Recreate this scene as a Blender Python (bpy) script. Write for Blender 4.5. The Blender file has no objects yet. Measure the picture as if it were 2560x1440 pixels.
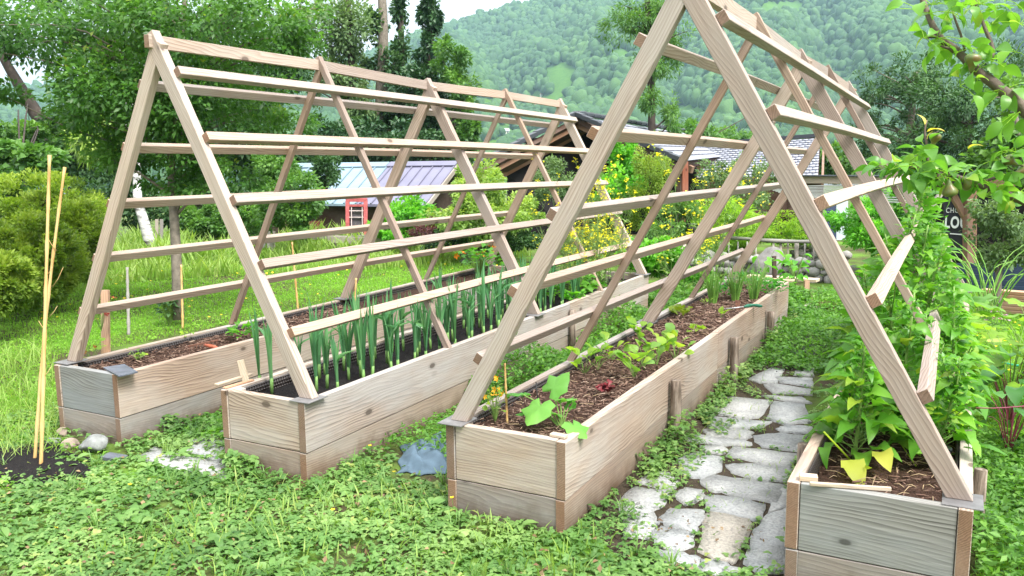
import bpy, bmesh, math, random
import numpy as np
from mathutils import Vector, Matrix
random.seed(7); RNG = np.random.default_rng(7)
sc = bpy.context.scene
C = sc.collection
rad = math.radians
# ---------------------------------------------------------------- camera
F, YAW, PIT, ROL = 2121.0, rad(-27.94), rad(8.67), rad(-0.575)
CAM = Vector((0, 0, 1.715))
fw = Vector((math.sin(YAW)*math.cos(PIT), math.cos(YAW)*math.cos(PIT), -math.sin(PIT)))
rt = Vector((math.cos(YAW), -math.sin(YAW), 0)); up = rt.cross(fw)
rt2 = rt*math.cos(ROL) + up*math.sin(ROL); up2 = -rt*math.sin(ROL) + up*math.cos(ROL)
cd = bpy.data.cameras.new('camera'); cam = bpy.data.objects.new('camera', cd); C.objects.link(cam)
cam.matrix_world = Matrix(((rt2.x, up2.x, -fw.x, CAM.x), (rt2.y, up2.y, -fw.y, CAM.y), (rt2.z, up2.z, -fw.z, CAM.z), (0, 0, 0, 1)))
cd.sensor_width = 36; cd.lens = F/2560*36; cd.clip_start = .05; cd.clip_end = 9000
sc.camera = cam
# ---------------------------------------------------------------- sky, sun, exposure
SUN_EL, SUN_AZ = rad(55), rad(112)      # azimuth clockwise from +Y
w = bpy.data.worlds.new('World'); sc.world = w; w.use_nodes = True
nt = w.node_tree; nt.nodes.clear()
sky = nt.nodes.new('ShaderNodeTexSky'); sky.sky_type = 'NISHITA'; sky.sun_disc = False
sky.sun_elevation = SUN_EL; sky.sun_rotation = SUN_AZ; sky.air_density = 1.0; sky.dust_density = 3.0
hsv = nt.nodes.new('ShaderNodeHueSaturation'); hsv.inputs['Saturation'].default_value = .22; hsv.inputs['Value'].default_value = 1.0
mixc = nt.nodes.new('ShaderNodeMix'); mixc.data_type = 'RGBA'; mixc.inputs[0].default_value = .62
mixc.inputs[7].default_value = (9.6, 9.9, 10.2, 1)       # the even white of the overcast
bg = nt.nodes.new('ShaderNodeBackground'); bg.inputs['Strength'].default_value = .115
wo = nt.nodes.new('ShaderNodeOutputWorld')
L = nt.links.new
L(sky.outputs[0], hsv.inputs['Color']); L(hsv.outputs[0], mixc.inputs[6]); tcw = nt.nodes.new('ShaderNodeTexCoord'); spw = nt.nodes.new('ShaderNodeSeparateXYZ'); L(tcw.outputs['Generated'], spw.inputs[0])
mrw = nt.nodes.new('ShaderNodeMapRange'); mrw.inputs[1].default_value = 0; mrw.inputs[2].default_value = 1; mrw.inputs[3].default_value = .42; mrw.inputs[4].default_value = 1.9; L(spw.outputs[2], mrw.inputs[0])
vmw = nt.nodes.new('ShaderNodeVectorMath'); vmw.operation = 'SCALE'; L(mixc.outputs[2], vmw.inputs[0]); L(mrw.outputs[0], vmw.inputs['Scale'])   # an overcast sky is brightest overhead
L(vmw.outputs[0], bg.inputs['Color']); L(bg.outputs[0], wo.inputs['Surface'])
sl = bpy.data.lights.new('sun', 'SUN'); sl.energy = 3.0; sl.angle = rad(22); sl.color = (1, .965, .91)
so = bpy.data.objects.new('sun', sl); C.objects.link(so)
sd = Vector((math.sin(SUN_AZ)*math.cos(SUN_EL), math.cos(SUN_AZ)*math.cos(SUN_EL), math.sin(SUN_EL)))
so.rotation_euler = sd.to_track_quat('Z', 'Y').to_euler(); so.location = sd*40
sc.view_settings.view_transform = 'Standard'; sc.view_settings.look = 'None'
sc.view_settings.exposure = 1.18; sc.view_settings.gamma = 1; sc.view_settings.use_curve_mapping = False
try:
    sc.cycles.use_denoising = True; sc.cycles.max_bounces = 6; sc.cycles.diffuse_bounces = 3; sc.cycles.transparent_max_bounces = 6
    sc.cycles.volume_bounces = 1; sc.cycles.use_adaptive_sampling = True
    sc.cycles.caustics_reflective = False; sc.cycles.caustics_refractive = False
except Exception: pass
# ---------------------------------------------------------------- helpers: measuring
def ray(px, py):
    return (fw*F + rt2*(px-1280) - up2*(py-720)).normalized()
def G(px, py, z=0.0):                   # world point at height z seen at a photo pixel
    d = ray(px, py); return CAM + d*((z-CAM.z)/d.z)
def AT(px, py, depth):                  # world point at a depth along the view axis
    d = ray(px, py); return CAM + d*(depth/d.dot(fw))
def XP(px, py, x):                      # world point on the vertical plane x = const
    d = ray(px, py); return CAM + d*(x/d.x)
def YP(px, py, y):
    d = ray(px, py); return CAM + d*(y/d.y)
def PL(px, py, p, n):
    d = ray(px, py); return CAM + d*((p-CAM).dot(n)/d.dot(n))
# ---------------------------------------------------------------- helpers: objects
def tag(o, label=None, cat=None, group=None, kind=None):
    if label: o['label'] = label
    if cat: o['category'] = cat
    if group: o['group'] = group
    if kind: o['kind'] = kind
    return o
def empty(name, loc=(0, 0, 0), rz=0, **k):
    o = bpy.data.objects.new(name, None); C.objects.link(o); o.location = loc; o.rotation_euler = (0, 0, rz)
    o.empty_display_size = .1
    return tag(o, **k)
def link(name, me, mats=(), parent=None, M=None, smooth=False):
    if not isinstance(mats, (list, tuple)): mats = [mats]
    for m in mats: me.materials.append(m)
    o = bpy.data.objects.new(name, me); C.objects.link(o)
    if smooth:
        me.polygons.foreach_set('use_smooth', np.ones(len(me.polygons), bool))
    if parent is not None:
        o.parent = parent
        # transforms of parts are given in world space
        pw = Matrix.LocRotScale(parent.location, parent.rotation_euler, parent.scale)
        if parent.parent is not None:
            q = parent.parent; pw = Matrix.LocRotScale(q.location, q.rotation_euler, q.scale) @ pw
        o.matrix_local = pw.inverted() @ (M or Matrix.Identity(4))
    elif M: o.matrix_world = M
    return o
def bm_mesh(bm, name='mesh'):
    me = bpy.data.meshes.new(name); bm.to_mesh(me); bm.free(); return me
def np_mesh(name, V, faces, attr=None, smooth=False):
    """V (n,3); faces: (m,k) int array or list of such arrays"""
    if not isinstance(faces, list): faces = [faces]
    me = bpy.data.meshes.new(name)
    me.vertices.add(len(V)); me.vertices.foreach_set('co', np.asarray(V, np.float32).ravel())
    tot = sum(f.size for f in faces); nf = sum(len(f) for f in faces)
    me.loops.add(tot); me.polygons.add(nf)
    me.loops.foreach_set('vertex_index', np.concatenate([f.ravel() for f in faces]).astype(np.int32))
    ls = []; s = 0
    for f in faces:
        k = f.shape[1]; ls.append(s + np.arange(len(f))*k); s += f.size
    me.polygons.foreach_set('loop_start', np.concatenate(ls).astype(np.int32))
    if smooth: me.polygons.foreach_set('use_smooth', np.ones(nf, bool))
    if attr is not None:
        a = me.attributes.new('rnd', 'FLOAT', 'POINT'); a.data.foreach_set('value', np.asarray(attr, np.float32))
    me.update(calc_edges=True)
    return me
def frames(d, roll=None, nref=None):
    """rotation matrices (n,3,3) with columns X=d, Z as near to nref (up) as can be, rolled"""
    d = d/np.linalg.norm(d, axis=1, keepdims=True)
    ref = np.tile([0., 0, 1], (len(d), 1)) if nref is None else nref
    y = np.cross(ref, d); ln = np.linalg.norm(y, axis=1, keepdims=True)
    y = np.where(ln < 1e-4, np.array([[0., 1, 0]]), y/np.maximum(ln, 1e-6)); z = np.cross(d, y)
    if roll is not None:
        c, s = np.cos(roll)[:, None], np.sin(roll)[:, None]; y, z = y*c + z*s, z*c - y*s
    return np.stack([d, y, z], axis=2)
def batch(tmpl, P, R, S, rnd=None):
    """copies of a template (verts, faces) -> V, F, attr"""
    tv, tf = tmpl; n = len(P); k = len(tv)
    S = np.asarray(S, float)
    if S.ndim == 1: S = np.repeat(S[:, None], 3, 1)
    V = np.einsum('nij,nkj->nki', R, tv[None]*S[:, None, :]) + P[:, None, :]
    Fs = [(f[None] + (np.arange(n)*k)[:, None, None]).reshape(-1, f.shape[1]) for f in tf]
    if rnd is None: rnd = RNG.random(n)
    return V.reshape(-1, 3), Fs, np.repeat(rnd, k)
def merge(parts):
    V = []; Fd = {}; A = []; off = 0
    for v, fs, a in parts:
        V.append(v); A.append(a)
        for f in fs: Fd.setdefault(f.shape[1], []).append(f + off)
        off += len(v)
    return np.concatenate(V), [np.concatenate(x) for x in Fd.values()], np.concatenate(A)
def leafy(name, parts, mat, parent=None, smooth=False, origin=None):
    V, Fs, A = merge(parts)
    o0 = np.array(origin if origin is not None else ((parent.location if parent is not None else V.mean(0))), float)
    me = np_mesh(name, V - o0, Fs, A, smooth)
    return link(name, me, mat, parent, Matrix.Translation(Vector(o0)))
def tube_arr(path, radii, n=6, rnd=.5, cap=True):
    """tube along a path as (V, faces, attr)"""
    path = np.asarray(path, float); m = len(path)
    radii = np.broadcast_to(np.asarray(radii, float), (m,))
    t = np.gradient(path, axis=0); t /= np.maximum(np.linalg.norm(t, axis=1, keepdims=True), 1e-9)
    ref = np.array([0., 0, 1]) if abs(t[0][2]) < .9 else np.array([1., 0, 0])
    V = np.zeros((m, n, 3)); u = np.cross(ref, t[0]); u /= np.linalg.norm(u)
    a = np.arange(n)/n*2*np.pi
    for i in range(m):
        u = u - t[i]*np.dot(u, t[i]); u /= np.linalg.norm(u); v = np.cross(t[i], u)
        V[i] = path[i] + radii[i]*(np.cos(a)[:, None]*u + np.sin(a)[:, None]*v)
    V = V.reshape(-1, 3); q = []
    for i in range(m-1):
        b = i*n
        for j in range(n):
            k = (j+1) % n; q.append((b+j, b+k, b+n+k, b+n+j))
    fs = [np.array(q)]
    if cap:
        V = np.vstack([V, path[:1], path[-1:]]); c0 = m*n
        fs.append(np.array([(c0, (j+1) % n, j) for j in range(n)] + [(c0+1, (m-1)*n+j, (m-1)*n+(j+1) % n) for j in range(n)]))
    return V, fs, np.full(len(V), rnd)
def curve_pts(pts, n=12):
    """smooth path through points"""
    P = np.asarray(pts, float); m = len(P)
    if m < 3: return np.array([P[0] + (P[-1]-P[0])*t for t in np.linspace(0, 1, n)])
    out = []
    Q = np.vstack([2*P[0]-P[1], P, 2*P[-1]-P[-2]])
    for t in np.linspace(0, m-1-1e-6, n):
        i = int(t); f = t-i; a, b, c, d = Q[i], Q[i+1], Q[i+2], Q[i+3]
        out.append(.5*((2*b) + (-a+c)*f + (2*a-5*b+4*c-d)*f*f + (-a+3*b-3*c+d)*f**3))
    return np.array(out)
def box_bm(bm, c, s, M=None, mi=0):
    r = bmesh.ops.create_cube(bm, size=1, matrix=(M or Matrix.Identity(4)) @ Matrix.Translation(c) @ Matrix.Diagonal((*s, 1)))
    for f in {f for v in r['verts'] for f in v.link_faces}: f.material_index = mi
    return r
def box(name, lo, hi, mat, parent=None, bev=.0):
    """an axis-aligned box given by two world corners"""
    lo, hi = Vector(lo), Vector(hi); c = (lo+hi)/2; s = hi-lo
    bm = bmesh.new(); box_bm(bm, (0, 0, 0), s)
    if bev: bmesh.ops.bevel(bm, geom=bm.edges[:], offset=bev, segments=1, affect='EDGES', profile=.7)
    return link(name, bm_mesh(bm), mat, parent, Matrix.Translation(c))
def plank(name, p0, p1, wdir, wd, th, mats, parent=None, bev=.0025, cut0=None, cut1=None, warp=0):
    """a sawn board from p0 to p1 (centre line); local X = length, Z = wd, Y = th. mats = (side, end grain)"""
    p0, p1 = Vector(p0), Vector(p1); ax = (p1-p0); Ln = ax.length; ax.normalize()
    z = Vector(wdir); z = (z - ax*z.dot(ax)).normalized(); y = z.cross(ax)
    M = Matrix(((ax.x, y.x, z.x, p0.x), (ax.y, y.y, z.y, p0.y), (ax.z, y.z, z.z, p0.z), (0, 0, 0, 1)))
    bm = bmesh.new(); nseg = max(1, int(Ln/.5)) if warp else 1
    rings = []
    for i in range(nseg+1):
        u = i/nseg; rr = []
        dz = warp*math.sin(u*3.14*1.7+Ln*9)*.5 if warp else 0
        for sy, sz in ((-1, -1), (1, -1), (1, 1), (-1, 1)):
            co = Vector((Ln*u, sy*th/2, sz*wd/2 + dz))
            if (i == 0 and cut0 is not None) or (i == nseg and cut1 is not None):
                cz = cut0 if i == 0 else cut1; wc = M @ co
                if abs(ax.z) > .05: co.x += (cz-wc.z)/ax.z
            rr.append(bm.verts.new(co))
        rings.append(rr)
    bm.faces.new(rings[0][::-1]).material_index = 1; bm.faces.new(rings[-1]).material_index = 1
    for a, b in zip(rings, rings[1:]):
        for j in range(4): bm.faces.new((a[j], a[(j+1) % 4], b[(j+1) % 4], b[j]))
    bmesh.ops.recalc_face_normals(bm, faces=bm.faces[:])
    if bev:
        ed = [e for e in bm.edges if len(e.link_faces) == 2 and e.calc_face_angle(0) > .6]
        bmesh.ops.bevel(bm, geom=ed, offset=bev, segments=1, affect='EDGES', profile=.5)
    return link(name, bm_mesh(bm), list(mats) if isinstance(mats, (list, tuple)) else [mats, mats], parent, M)
# ---------------------------------------------------------------- materials
class NT:
    def __init__(s, name):
        s.m = bpy.data.materials.new(name); s.m.use_nodes = True; s.t = s.m.node_tree; s.t.nodes.clear()
        s.out = s.n('ShaderNodeOutputMaterial')
    def n(s, ty, **k):
        nd = s.t.nodes.new(ty)
        for a, v in k.items():
            if a.startswith('i_'):
                key = a[2:]; key = int(key) if key.isdigit() else key.replace('_', ' ')
                nd.inputs[key].default_value = v
            else: setattr(nd, a, v)
        return nd
    def l(s, a, b): s.t.links.new(a, b)
    def coord(s, kind='Object', scale=(1, 1, 1), rnd=0):
        tc = s.n('ShaderNodeTexCoord'); mp = s.n('ShaderNodeMapping'); mp.inputs['Scale'].default_value = scale
        s.l(tc.outputs[kind], mp.inputs['Vector'])
        if rnd:
            oi = s.n('ShaderNodeObjectInfo'); ml = s.n('ShaderNodeMath', operation='MULTIPLY'); ml.inputs[1].default_value = rnd
            s.l(oi.outputs['Random'], ml.inputs[0]); s.l(ml.outputs[0], mp.inputs['Location'])
        return mp.outputs[0]
    def noise(s, vec, scale, detail=4, rough=.55, dist=0):
        nd = s.n('ShaderNodeTexNoise', i_Scale=scale, i_Detail=detail, i_Roughness=rough, i_Distortion=dist); s.l(vec, nd.inputs['Vector']); return nd.outputs['Fac']
    def ramp(s, fac, stops, interp='LINEAR'):
        r = s.n('ShaderNodeValToRGB'); e = r.color_ramp.elements; r.color_ramp.interpolation = interp
        while len(e) < len(stops): e.new(.5)
        for el, (p, c) in zip(e, stops): el.position = p; el.color = (*c, 1) if len(c) == 3 else c
        s.l(fac, r.inputs[0]); return r.outputs[0]
    def mix(s, f, a, b, mode='MIX'):
        m = s.n('ShaderNodeMix', data_type='RGBA', blend_type=mode)
        for k, v in ((0, f), (6, a), (7, b)):
            if hasattr(v, 'links') or hasattr(v, 'is_linked'): s.l(v, m.inputs[k])
            else: m.inputs[k].default_value = v if k == 0 else (*v, 1)
        return m.outputs[2]
    def bump(s, h, strength=.3, dist=.01):
        b = s.n('ShaderNodeBump', i_Strength=strength, i_Distance=dist); s.l(h, b.inputs['Height']); return b.outputs[0]
    def bsdf(s, col, rough=.7, normal=None, spec=.3, metal=0):
        p = s.n('ShaderNodeBsdfPrincipled', i_Roughness=rough, i_Metallic=metal); p.inputs['Specular IOR Level'].default_value = spec
        if hasattr(col, 'is_linked'): s.l(col, p.inputs['Base Color'])
        else: p.inputs['Base Color'].default_value = (*col, 1)
        if normal is not None: s.l(normal, p.inputs['Normal'])
        s.l(p.outputs[0], s.out.inputs[0]); return s.m
def simple(name, col, rough=.7, var=.25, scale=8, bump=.2, spec=.3, metal=0):
    t = NT(name); v = t.coord('Object', rnd=7); f = t.noise(v, scale, 5, .6)
    a = tuple(c*(1-var) for c in col); b = tuple(min(1, c*(1+var)) for c in col)
    return t.bsdf(t.ramp(f, [(.3, a), (.7, b)]), rough, t.bump(f, bump, .01), spec, metal)
def wood(name, dark, mid, light, grey=(.4, .39, .37), greyamt=.3, ring=46, stain=.5, low=0):
    t = NT(name)
    v = t.coord('Object', (1.0, 9, 9), rnd=31)
    v0 = t.coord('Object', (.55, 2.0, 2.0), rnd=17)
    dist = t.noise(v0, 1.5, 3, .5)
    # growth rings: bands across the board bent by a slow noise (cathedral grain)
    vm = t.n('ShaderNodeVectorMath', operation='MULTIPLY_ADD'); t.l(dist, vm.inputs[0]); vm.inputs[1].default_value = (0, .10, .13); t.l(t.coord('Object', (.05, .8, 1), rnd=5), vm.inputs[2])
    wv = t.n('ShaderNodeTexWave', wave_type='BANDS', bands_direction='DIAGONAL', wave_profile='SAW', i_Scale=ring, i_Distortion=5.5, i_Detail=4, i_Detail_Scale=.3)
    t.l(vm.outputs[0], wv.inputs['Vector'])
    fine = t.noise(t.coord('Object', (3, 110, 110), rnd=9), 1.0, 3, .6)
    base = t.ramp(wv.outputs['Fac'], [(0, light), (.5, mid), (.86, dark), (1, light)])
    rm = t.ramp(t.noise(t.coord('Object', (.8, 6, 6), rnd=41), 1.1, 3, .6), [(.32, (.1, .1, .1)), (.62, (.95, .95, .95))]); base = t.mix(rm, tuple(a*.45+b*.55 for a, b in zip(mid, light)), base)
    col = t.mix(.28, base, t.ramp(fine, [(.3, dark), (.7, light)]))
    patch = t.ramp(t.noise(t.coord('Object', (1, 2.2, 2.2), rnd=13), 1.4, 4, .6), [(.4, (0, 0, 0)), (.62, (1, 1, 1))])
    pm = t.n('ShaderNodeMath', operation='MULTIPLY'); t.l(patch, pm.inputs[0]); pm.inputs[1].default_value = greyamt
    gr = t.mix(fine, tuple(c*.7 for c in grey), tuple(c*1.25 for c in grey))
    col = t.mix(pm.outputs[0], col, gr)
    # knots
    vo = t.n('ShaderNodeTexVoronoi', i_Scale=1.0, i_Randomness=1.0); t.l(t.coord('Object', (2.6, 5, 5), rnd=3), vo.inputs['Vector'])
    kn = t.ramp(vo.outputs['Distance'], [(0, (1, 1, 1)), (.07, (.95, .95, .95)), (.09, (.3, .3, .3)), (.15, (0, 0, 0))])
    km = t.n('ShaderNodeMath', operation='MULTIPLY'); t.l(kn, km.inputs[0]); km.inputs[1].default_value = .9
    col = t.mix(km.outputs[0], col, tuple(c*.28 for c in mid))
    # weather streaks
    st = t.ramp(t.noise(t.coord('Object', (1.5, 14, 14), rnd=23), 1, 4, .7), [(.55, (0, 0, 0)), (.8, (1, 1, 1))])
    sm = t.n('ShaderNodeMath', operation='MULTIPLY'); t.l(st, sm.inputs[0]); sm.inputs[1].default_value = stain
    col = t.mix(sm.outputs[0], col, tuple(c*.5 for c in mid))
    if low:      # soil splash and damp along the lower edge of the board
        sp = t.n('ShaderNodeSeparateXYZ'); t.l(t.coord('Object'), sp.inputs[0]); sn = t.noise(t.coord('Object', (5, 5, 5), rnd=11), 1.2, 4, .65)
        ma = t.n('ShaderNodeMath', operation='MULTIPLY_ADD'); t.l(sn, ma.inputs[0]); ma.inputs[1].default_value = .22; t.l(sp.outputs[2], ma.inputs[2])
        lm = t.ramp(ma.outputs[0], [(.05, (.85, .85, .85)), (.17, (0, 0, 0))]); col = t.mix(lm, col, (.10, .065, .04))
    oi = t.n('ShaderNodeObjectInfo'); vr = t.ramp(oi.outputs['Random'], [(0, (.74, .72, .72)), (.3, (.95, .96, .97)), (.6, (1.08, 1.04, .98)), (1, (1.0, .9, .82))])
    col = t.mix(1, col, vr, 'MULTIPLY')
    h = t.n('ShaderNodeMath', operation='ADD'); t.l(wv.outputs['Fac'], h.inputs[0]); t.l(fine, h.inputs[1])
    return t.bsdf(col, .78, t.bump(h.outputs[0], .3, .002), .25)
WOOD = wood('planed_pine', (.21, .148, .115), (.405, .312, .255), (.53, .435, .37), greyamt=.35)
WOODN = wood('thin_batten_pine', (.14, .09, .065), (.28, .20, .155), (.39, .30, .24), greyamt=.3)
BED = wood('weathered_board', (.10, .074, .06), (.33, .255, .21), (.49, .405, .345), (.42, .41, .40), .6, ring=36)
BEDLOW = wood('damp_weathered_board', (.12, .09, .072), (.265, .21, .175), (.38, .315, .27), (.29, .28, .265), .7, ring=36, low=1)
BEDG = wood('silvered_board', (.055, .052, .046), (.205, .198, .182), (.35, .34, .32), (.27, .28, .28), .9, ring=36, stain=.7)
ENDG = wood('end_grain', (.10, .058, .036), (.20, .12, .08), (.29, .185, .125), greyamt=.12, ring=60)
# ================================================================ raised beds
RIM = .45; SEAM = .172; TH = .05
DARKP = simple('dimpled_membrane_plastic', (.028, .020, .018), .45, .2, 20, .1, .5)
SLATE = simple('slate', (.10, .11, .135), .45, .3, 14, .35, .5)
STEELP = simple('grey_sheet_plate', (.15, .145, .145), .5, .25, 20, .1, .4)
def soil_mat(name, a, b, c):
    t = NT(name); v = t.coord('Object'); f = t.noise(v, 38, 6, .7); g = t.noise(v, 160, 3, .6)
    col = t.mix(g, t.ramp(f, [(.3, a), (.55, b), (.75, c)]), t.ramp(g, [(.4, a), (.7, c)]))
    return t.bsdf(col, .95, t.bump(f, .8, .02), .1)
SOIL = soil_mat('bark_soil', (.02, .012, .009), (.065, .036, .026), (.13, .075, .055))
BLACKSOIL = soil_mat('black_compost', (.006, .006, .007), (.016, .014, .014), (.035, .03, .028))
def bed(label, x0, x1, y0, y1, rim, mats, level, soilm, splits, tilt=0.0):
    root = empty('raised_bed', ((x0+x1)/2, (y0+y1)/2, 0), label=label, cat='raised bed', group='plank raised beds in the vegetable garden')
    front, side = mats
    zs = ((SEAM+.003, rim), (-.06, SEAM-.002))
    for z0, z1 in zs:
        zc, hh = (z0+z1)/2, z1-z0; side, front = (mats[1], mats[0]) if z0 > 0 else (BEDLOW, BEDLOW); ofs = 0 if z0 > 0 else .004
        for xc, sg in ((x0+TH/2, 1), (x1-TH/2, -1)):
            ys = [y0] + [s for s in splits] + [y1]
            for a, b in zip(ys, ys[1:]):
                plank('side_board', (xc+ofs*sg, a+(0 if a == y0 else .002), zc), (xc+ofs*sg, b-(0 if b == y1 else .002), zc), (0, 0, 1), hh, TH-.002, (side, ENDG), root, warp=.004)
        plank('front_board', (x0+TH+.002, y0+TH/2+.003, zc), (x1-TH-.002, y0+TH/2+.003, zc), (0, 0, 1), hh, TH-.006, (front, ENDG), root)
        plank('back_board', (x0+TH+.002, y1-TH/2-.003, zc), (x1-TH-.002, y1-TH/2-.003, zc), (0, 0, 1), hh, TH-.006, (side, ENDG), root)
    # corner blocks inside
    side = mats[1]
    for xx in (x0+TH+.024, x1-TH-.024):
        for yy in (y0+TH+.028, y1-TH-.028):
            plank('corner_post', (xx, yy, -.02), (xx, yy, rim-.004), (1, 0, 0), .045, .045, (side, side), root)
    # soil: a lumpy sheet
    nx, ny = 14, 110
    X, Y = np.meshgrid(np.linspace(x0+TH+.001, x1-TH-.001, nx), np.linspace(y0+TH, y1-TH, ny))
    Z = level + .012*np.sin(X*31+Y*5) * np.sin(Y*13+X*9) + RNG.normal(0, .006, X.shape)
    V = np.stack([X, Y, Z], 2).reshape(-1, 3); i = np.arange(nx*ny).reshape(ny, nx)
    Fq = np.stack([i[:-1, :-1], i[:-1, 1:], i[1:, 1:], i[1:, :-1]], 2).reshape(-1, 4)
    o0 = np.array(root.location)
    link('soil', np_mesh('soil', V-o0, Fq, smooth=True), soilm, root, Matrix.Translation(root.location))
    # dimpled liner along both long sides
    pt = []
    dome = dimple()
    for xx, sg in ((x0+TH+.004, 1), (x1-TH-.004, -1)):
        nyy = int((y1-y0-.12)/.02); zz = np.arange(level-.02, rim-.012, .019)
        yy = y0+.06+np.arange(nyy)*.02
        YY, ZZ = np.meshgrid(yy, zz); YY = YY + (np.arange(len(zz)) % 2)[:, None]*.01
        P = np.stack([np.full(YY.size, xx+.002*sg), YY.ravel(), ZZ.ravel()], 1)
        R = frames(np.tile([float(sg), 0, 0], (len(P), 1)))
        pt.append(batch(dome, P, R, np.full(len(P), .0085)))
        v = np.array([(xx, y0+.055, level-.03), (xx, y1-.055, level-.03), (xx, y1-.055, rim-.012), (xx, y0+.055, rim-.012)])
        v2 = v + np.array([sg*.002, 0, 0]); vv = np.vstack([v, v2])
        pt.append((vv, [np.array([(0, 1, 2, 3), (7, 6, 5, 4), (0, 4, 5, 1), (1, 5, 6, 2), (2, 6, 7, 3), (3, 7, 4, 0)])], np.full(8, .3)))
    leafy('liner', pt, DARKP, root)
    return root
def dimple():
    a = np.arange(6)/6*2*np.pi
    r1 = np.stack([np.zeros(6), np.cos(a), np.sin(a)], 1); r2 = np.stack([np.full(6, .9), .55*np.cos(a), .55*np.sin(a)], 1)
    q = np.array([(i, (i+1) % 6, 6+(i+1) % 6, 6+i) for i in range(6)])
    return np.vstack([r1, r2]), [q, np.array([[6, 7, 8, 9, 10, 11]])]
AX0, AX1, BX0, BX1, CX0, CX1, DX0, DX1 = -5.05, -4.446, -3.613, -3.0, -2.15, -1.51, -.543, .105
Y0, Y1 = 3.31, 8.87
LA_, LB_, LC_, LD_ = .385, .375, .395, .36
bedA = bed('leftmost raised bed, mulched with bark, its silvery front board under a loose slate', AX0, AX1, 3.285, Y1, .445, (BEDG, BED), LA_, SOIL, (6.9,))
bedB = bed('raised bed of black compost planted with rows of leeks', BX0, BX1, Y0, Y1, .452, (BED, BED), LB_, BLACKSOIL, (6.75,))
bedC = bed('raised bed of bark mulch with seedlings and a cucumber plant at its near end', CX0, CX1, 3.35, Y1, RIM, (BED, BED), LC_, SOIL, (6.05,))
bedD = bed('rightmost raised bed, its wide grey front board in the corner, full of tall spinach', DX0, DX1, Y0, Y1, RIM, (BEDG, BED), LD_, SOIL, (6.2,))
# ================================================================ A-frame trellises
def trellis(label, xl, xr, ys, apex, feetz, rr, lr, widths):
    xm = (xl+xr)/2; root = empty('trellis', (xm, sum(ys)/5, RIM), label=label, cat='trellis', group='wooden A-frame climbing trellises')
    zr = sum(a[1] for a in apex)/5
    for i, y in enumerate(ys):
        ya, za = apex[i]; wd, dp = widths[i]; mats = (WOOD if wd > .07 else WOODN,)*2
        A = Vector((xm, ya, za))
        for sx, xf in ((-1, xl), (1, xr)):
            foot = Vector((xf - sx*wd*.55, y, RIM)); d = (A-foot).normalized(); n = Vector((sx*d.z, 0, -sx*d.x*1))
            n = Vector((d.z*sx, 0, -d.x*sx)).normalized()
            top = A - n*(wd/2)*1.0
            if sx > 0: top = top + d*.02
            else: top = top - d*.03
            plank('leg', foot, top, n, wd, dp-(.003 if sx < 0 else 0), mats, root, cut0=RIM+.006 if wd > .07 else RIM+.001)
            if wd > .07:
                fp = foot.copy()
                box('foot_plate', (fp.x-.075 if sx < 0 else fp.x-.06, y-.095, RIM+.0015), (fp.x+.06 if sx < 0 else fp.x+.075, y+.06, RIM+.0055), STEELP, root)
    # ridge beam just under the apexes, following their heights
    for i in range(4):
        a, b = Vector((xm-.03, apex[i][0]-(.05 if i == 0 else 0), apex[i][1]-.045)), Vector((xm-.03, apex[i+1][0]+(.05 if i == 3 else 0), apex[i+1][1]-.045))
        if i == 0:
            p_prev = a
        plank('ridge_beam', a, b, (0, 0, 1), .070, .040, (WOOD, ENDG), root, bev=.001)
    # rails on the outer faces of the legs
    for sx, xf, rails in ((1, xr, rr), (-1, xl, lr)):
        for (n0, n1) in rails:
            ends = []
            for (px, py), i in ((n0, 0), (n1, 4)):
                ya, za = apex[i]; A = Vector((xm, ya, za)); foot = Vector((xf, ys[i], RIM)); sl = (A-foot).normalized()
                nn = Vector((sl.z*sx, 0, -sl.x*sx)).normalized()
                p = PL(px, py, A + nn*.02, nn)         # on the slope plane
                t = (A-p).dot(sl)                      # distance down the slope
                yy = ys[i] + (.0 if i == 0 else .07); 
                ends.append(A*1 - sl*t + nn*.0235 + Vector((0, yy-ya, 0)))
                wdir = sl
            plank('rail', ends[0], ends[1], wdir, .052, .042, (WOOD, ENDG), root, warp=.012)
    return root
W_ = [(.080, .054), (.042, .042), (.086, .056), (.042, .042), (.086, .056)]
tr1 = trellis('left wooden A-frame trellis, whole in view, spanning the two left beds', -5.05, -3.0, [3.40, 4.767, 6.139, 7.521, 8.802],
    [(3.40, 2.425), (4.78, 2.42), (6.15, 2.375), (7.525, 2.38), (8.817, 2.355)], None,
    [((463, 180), (1442, 300)), ((527, 342), (1476, 378)), ((590, 498), (1508, 457)), ((655, 660), (1540, 531)), ((722, 831), (1572, 610))],
    [((372, 212), (1395, 314)), ((325, 368), (1345, 391)), ((282, 509), (1313, 462)), ((243, 645), (1278, 532)), ((202, 779), (1242, 603))], W_)
tr2 = trellis('right wooden A-frame trellis, cut off by the top edge, spanning the two right beds', -2.15, .105, [3.42, 4.796, 6.211, 7.498, 8.91],
    [(3.43, 2.475), (4.79, 2.46), (6.205, 2.42), (7.5, 2.43), (8.91, 2.405)], None,
    [((1812, 48), (2158, 262)), ((1937, 282), (2207, 353)), ((2060, 505), (2250, 452)), ((2187, 745), (2300, 552)), ((2312, 985), (2355, 650))],
    [((1622, 108), (2060, 272)), ((1508, 335), (2020, 378)), ((1415, 532), (1945, 464)), ((1320, 718), (1915, 542)), ((1235, 882), (1868, 622))], W_)
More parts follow.
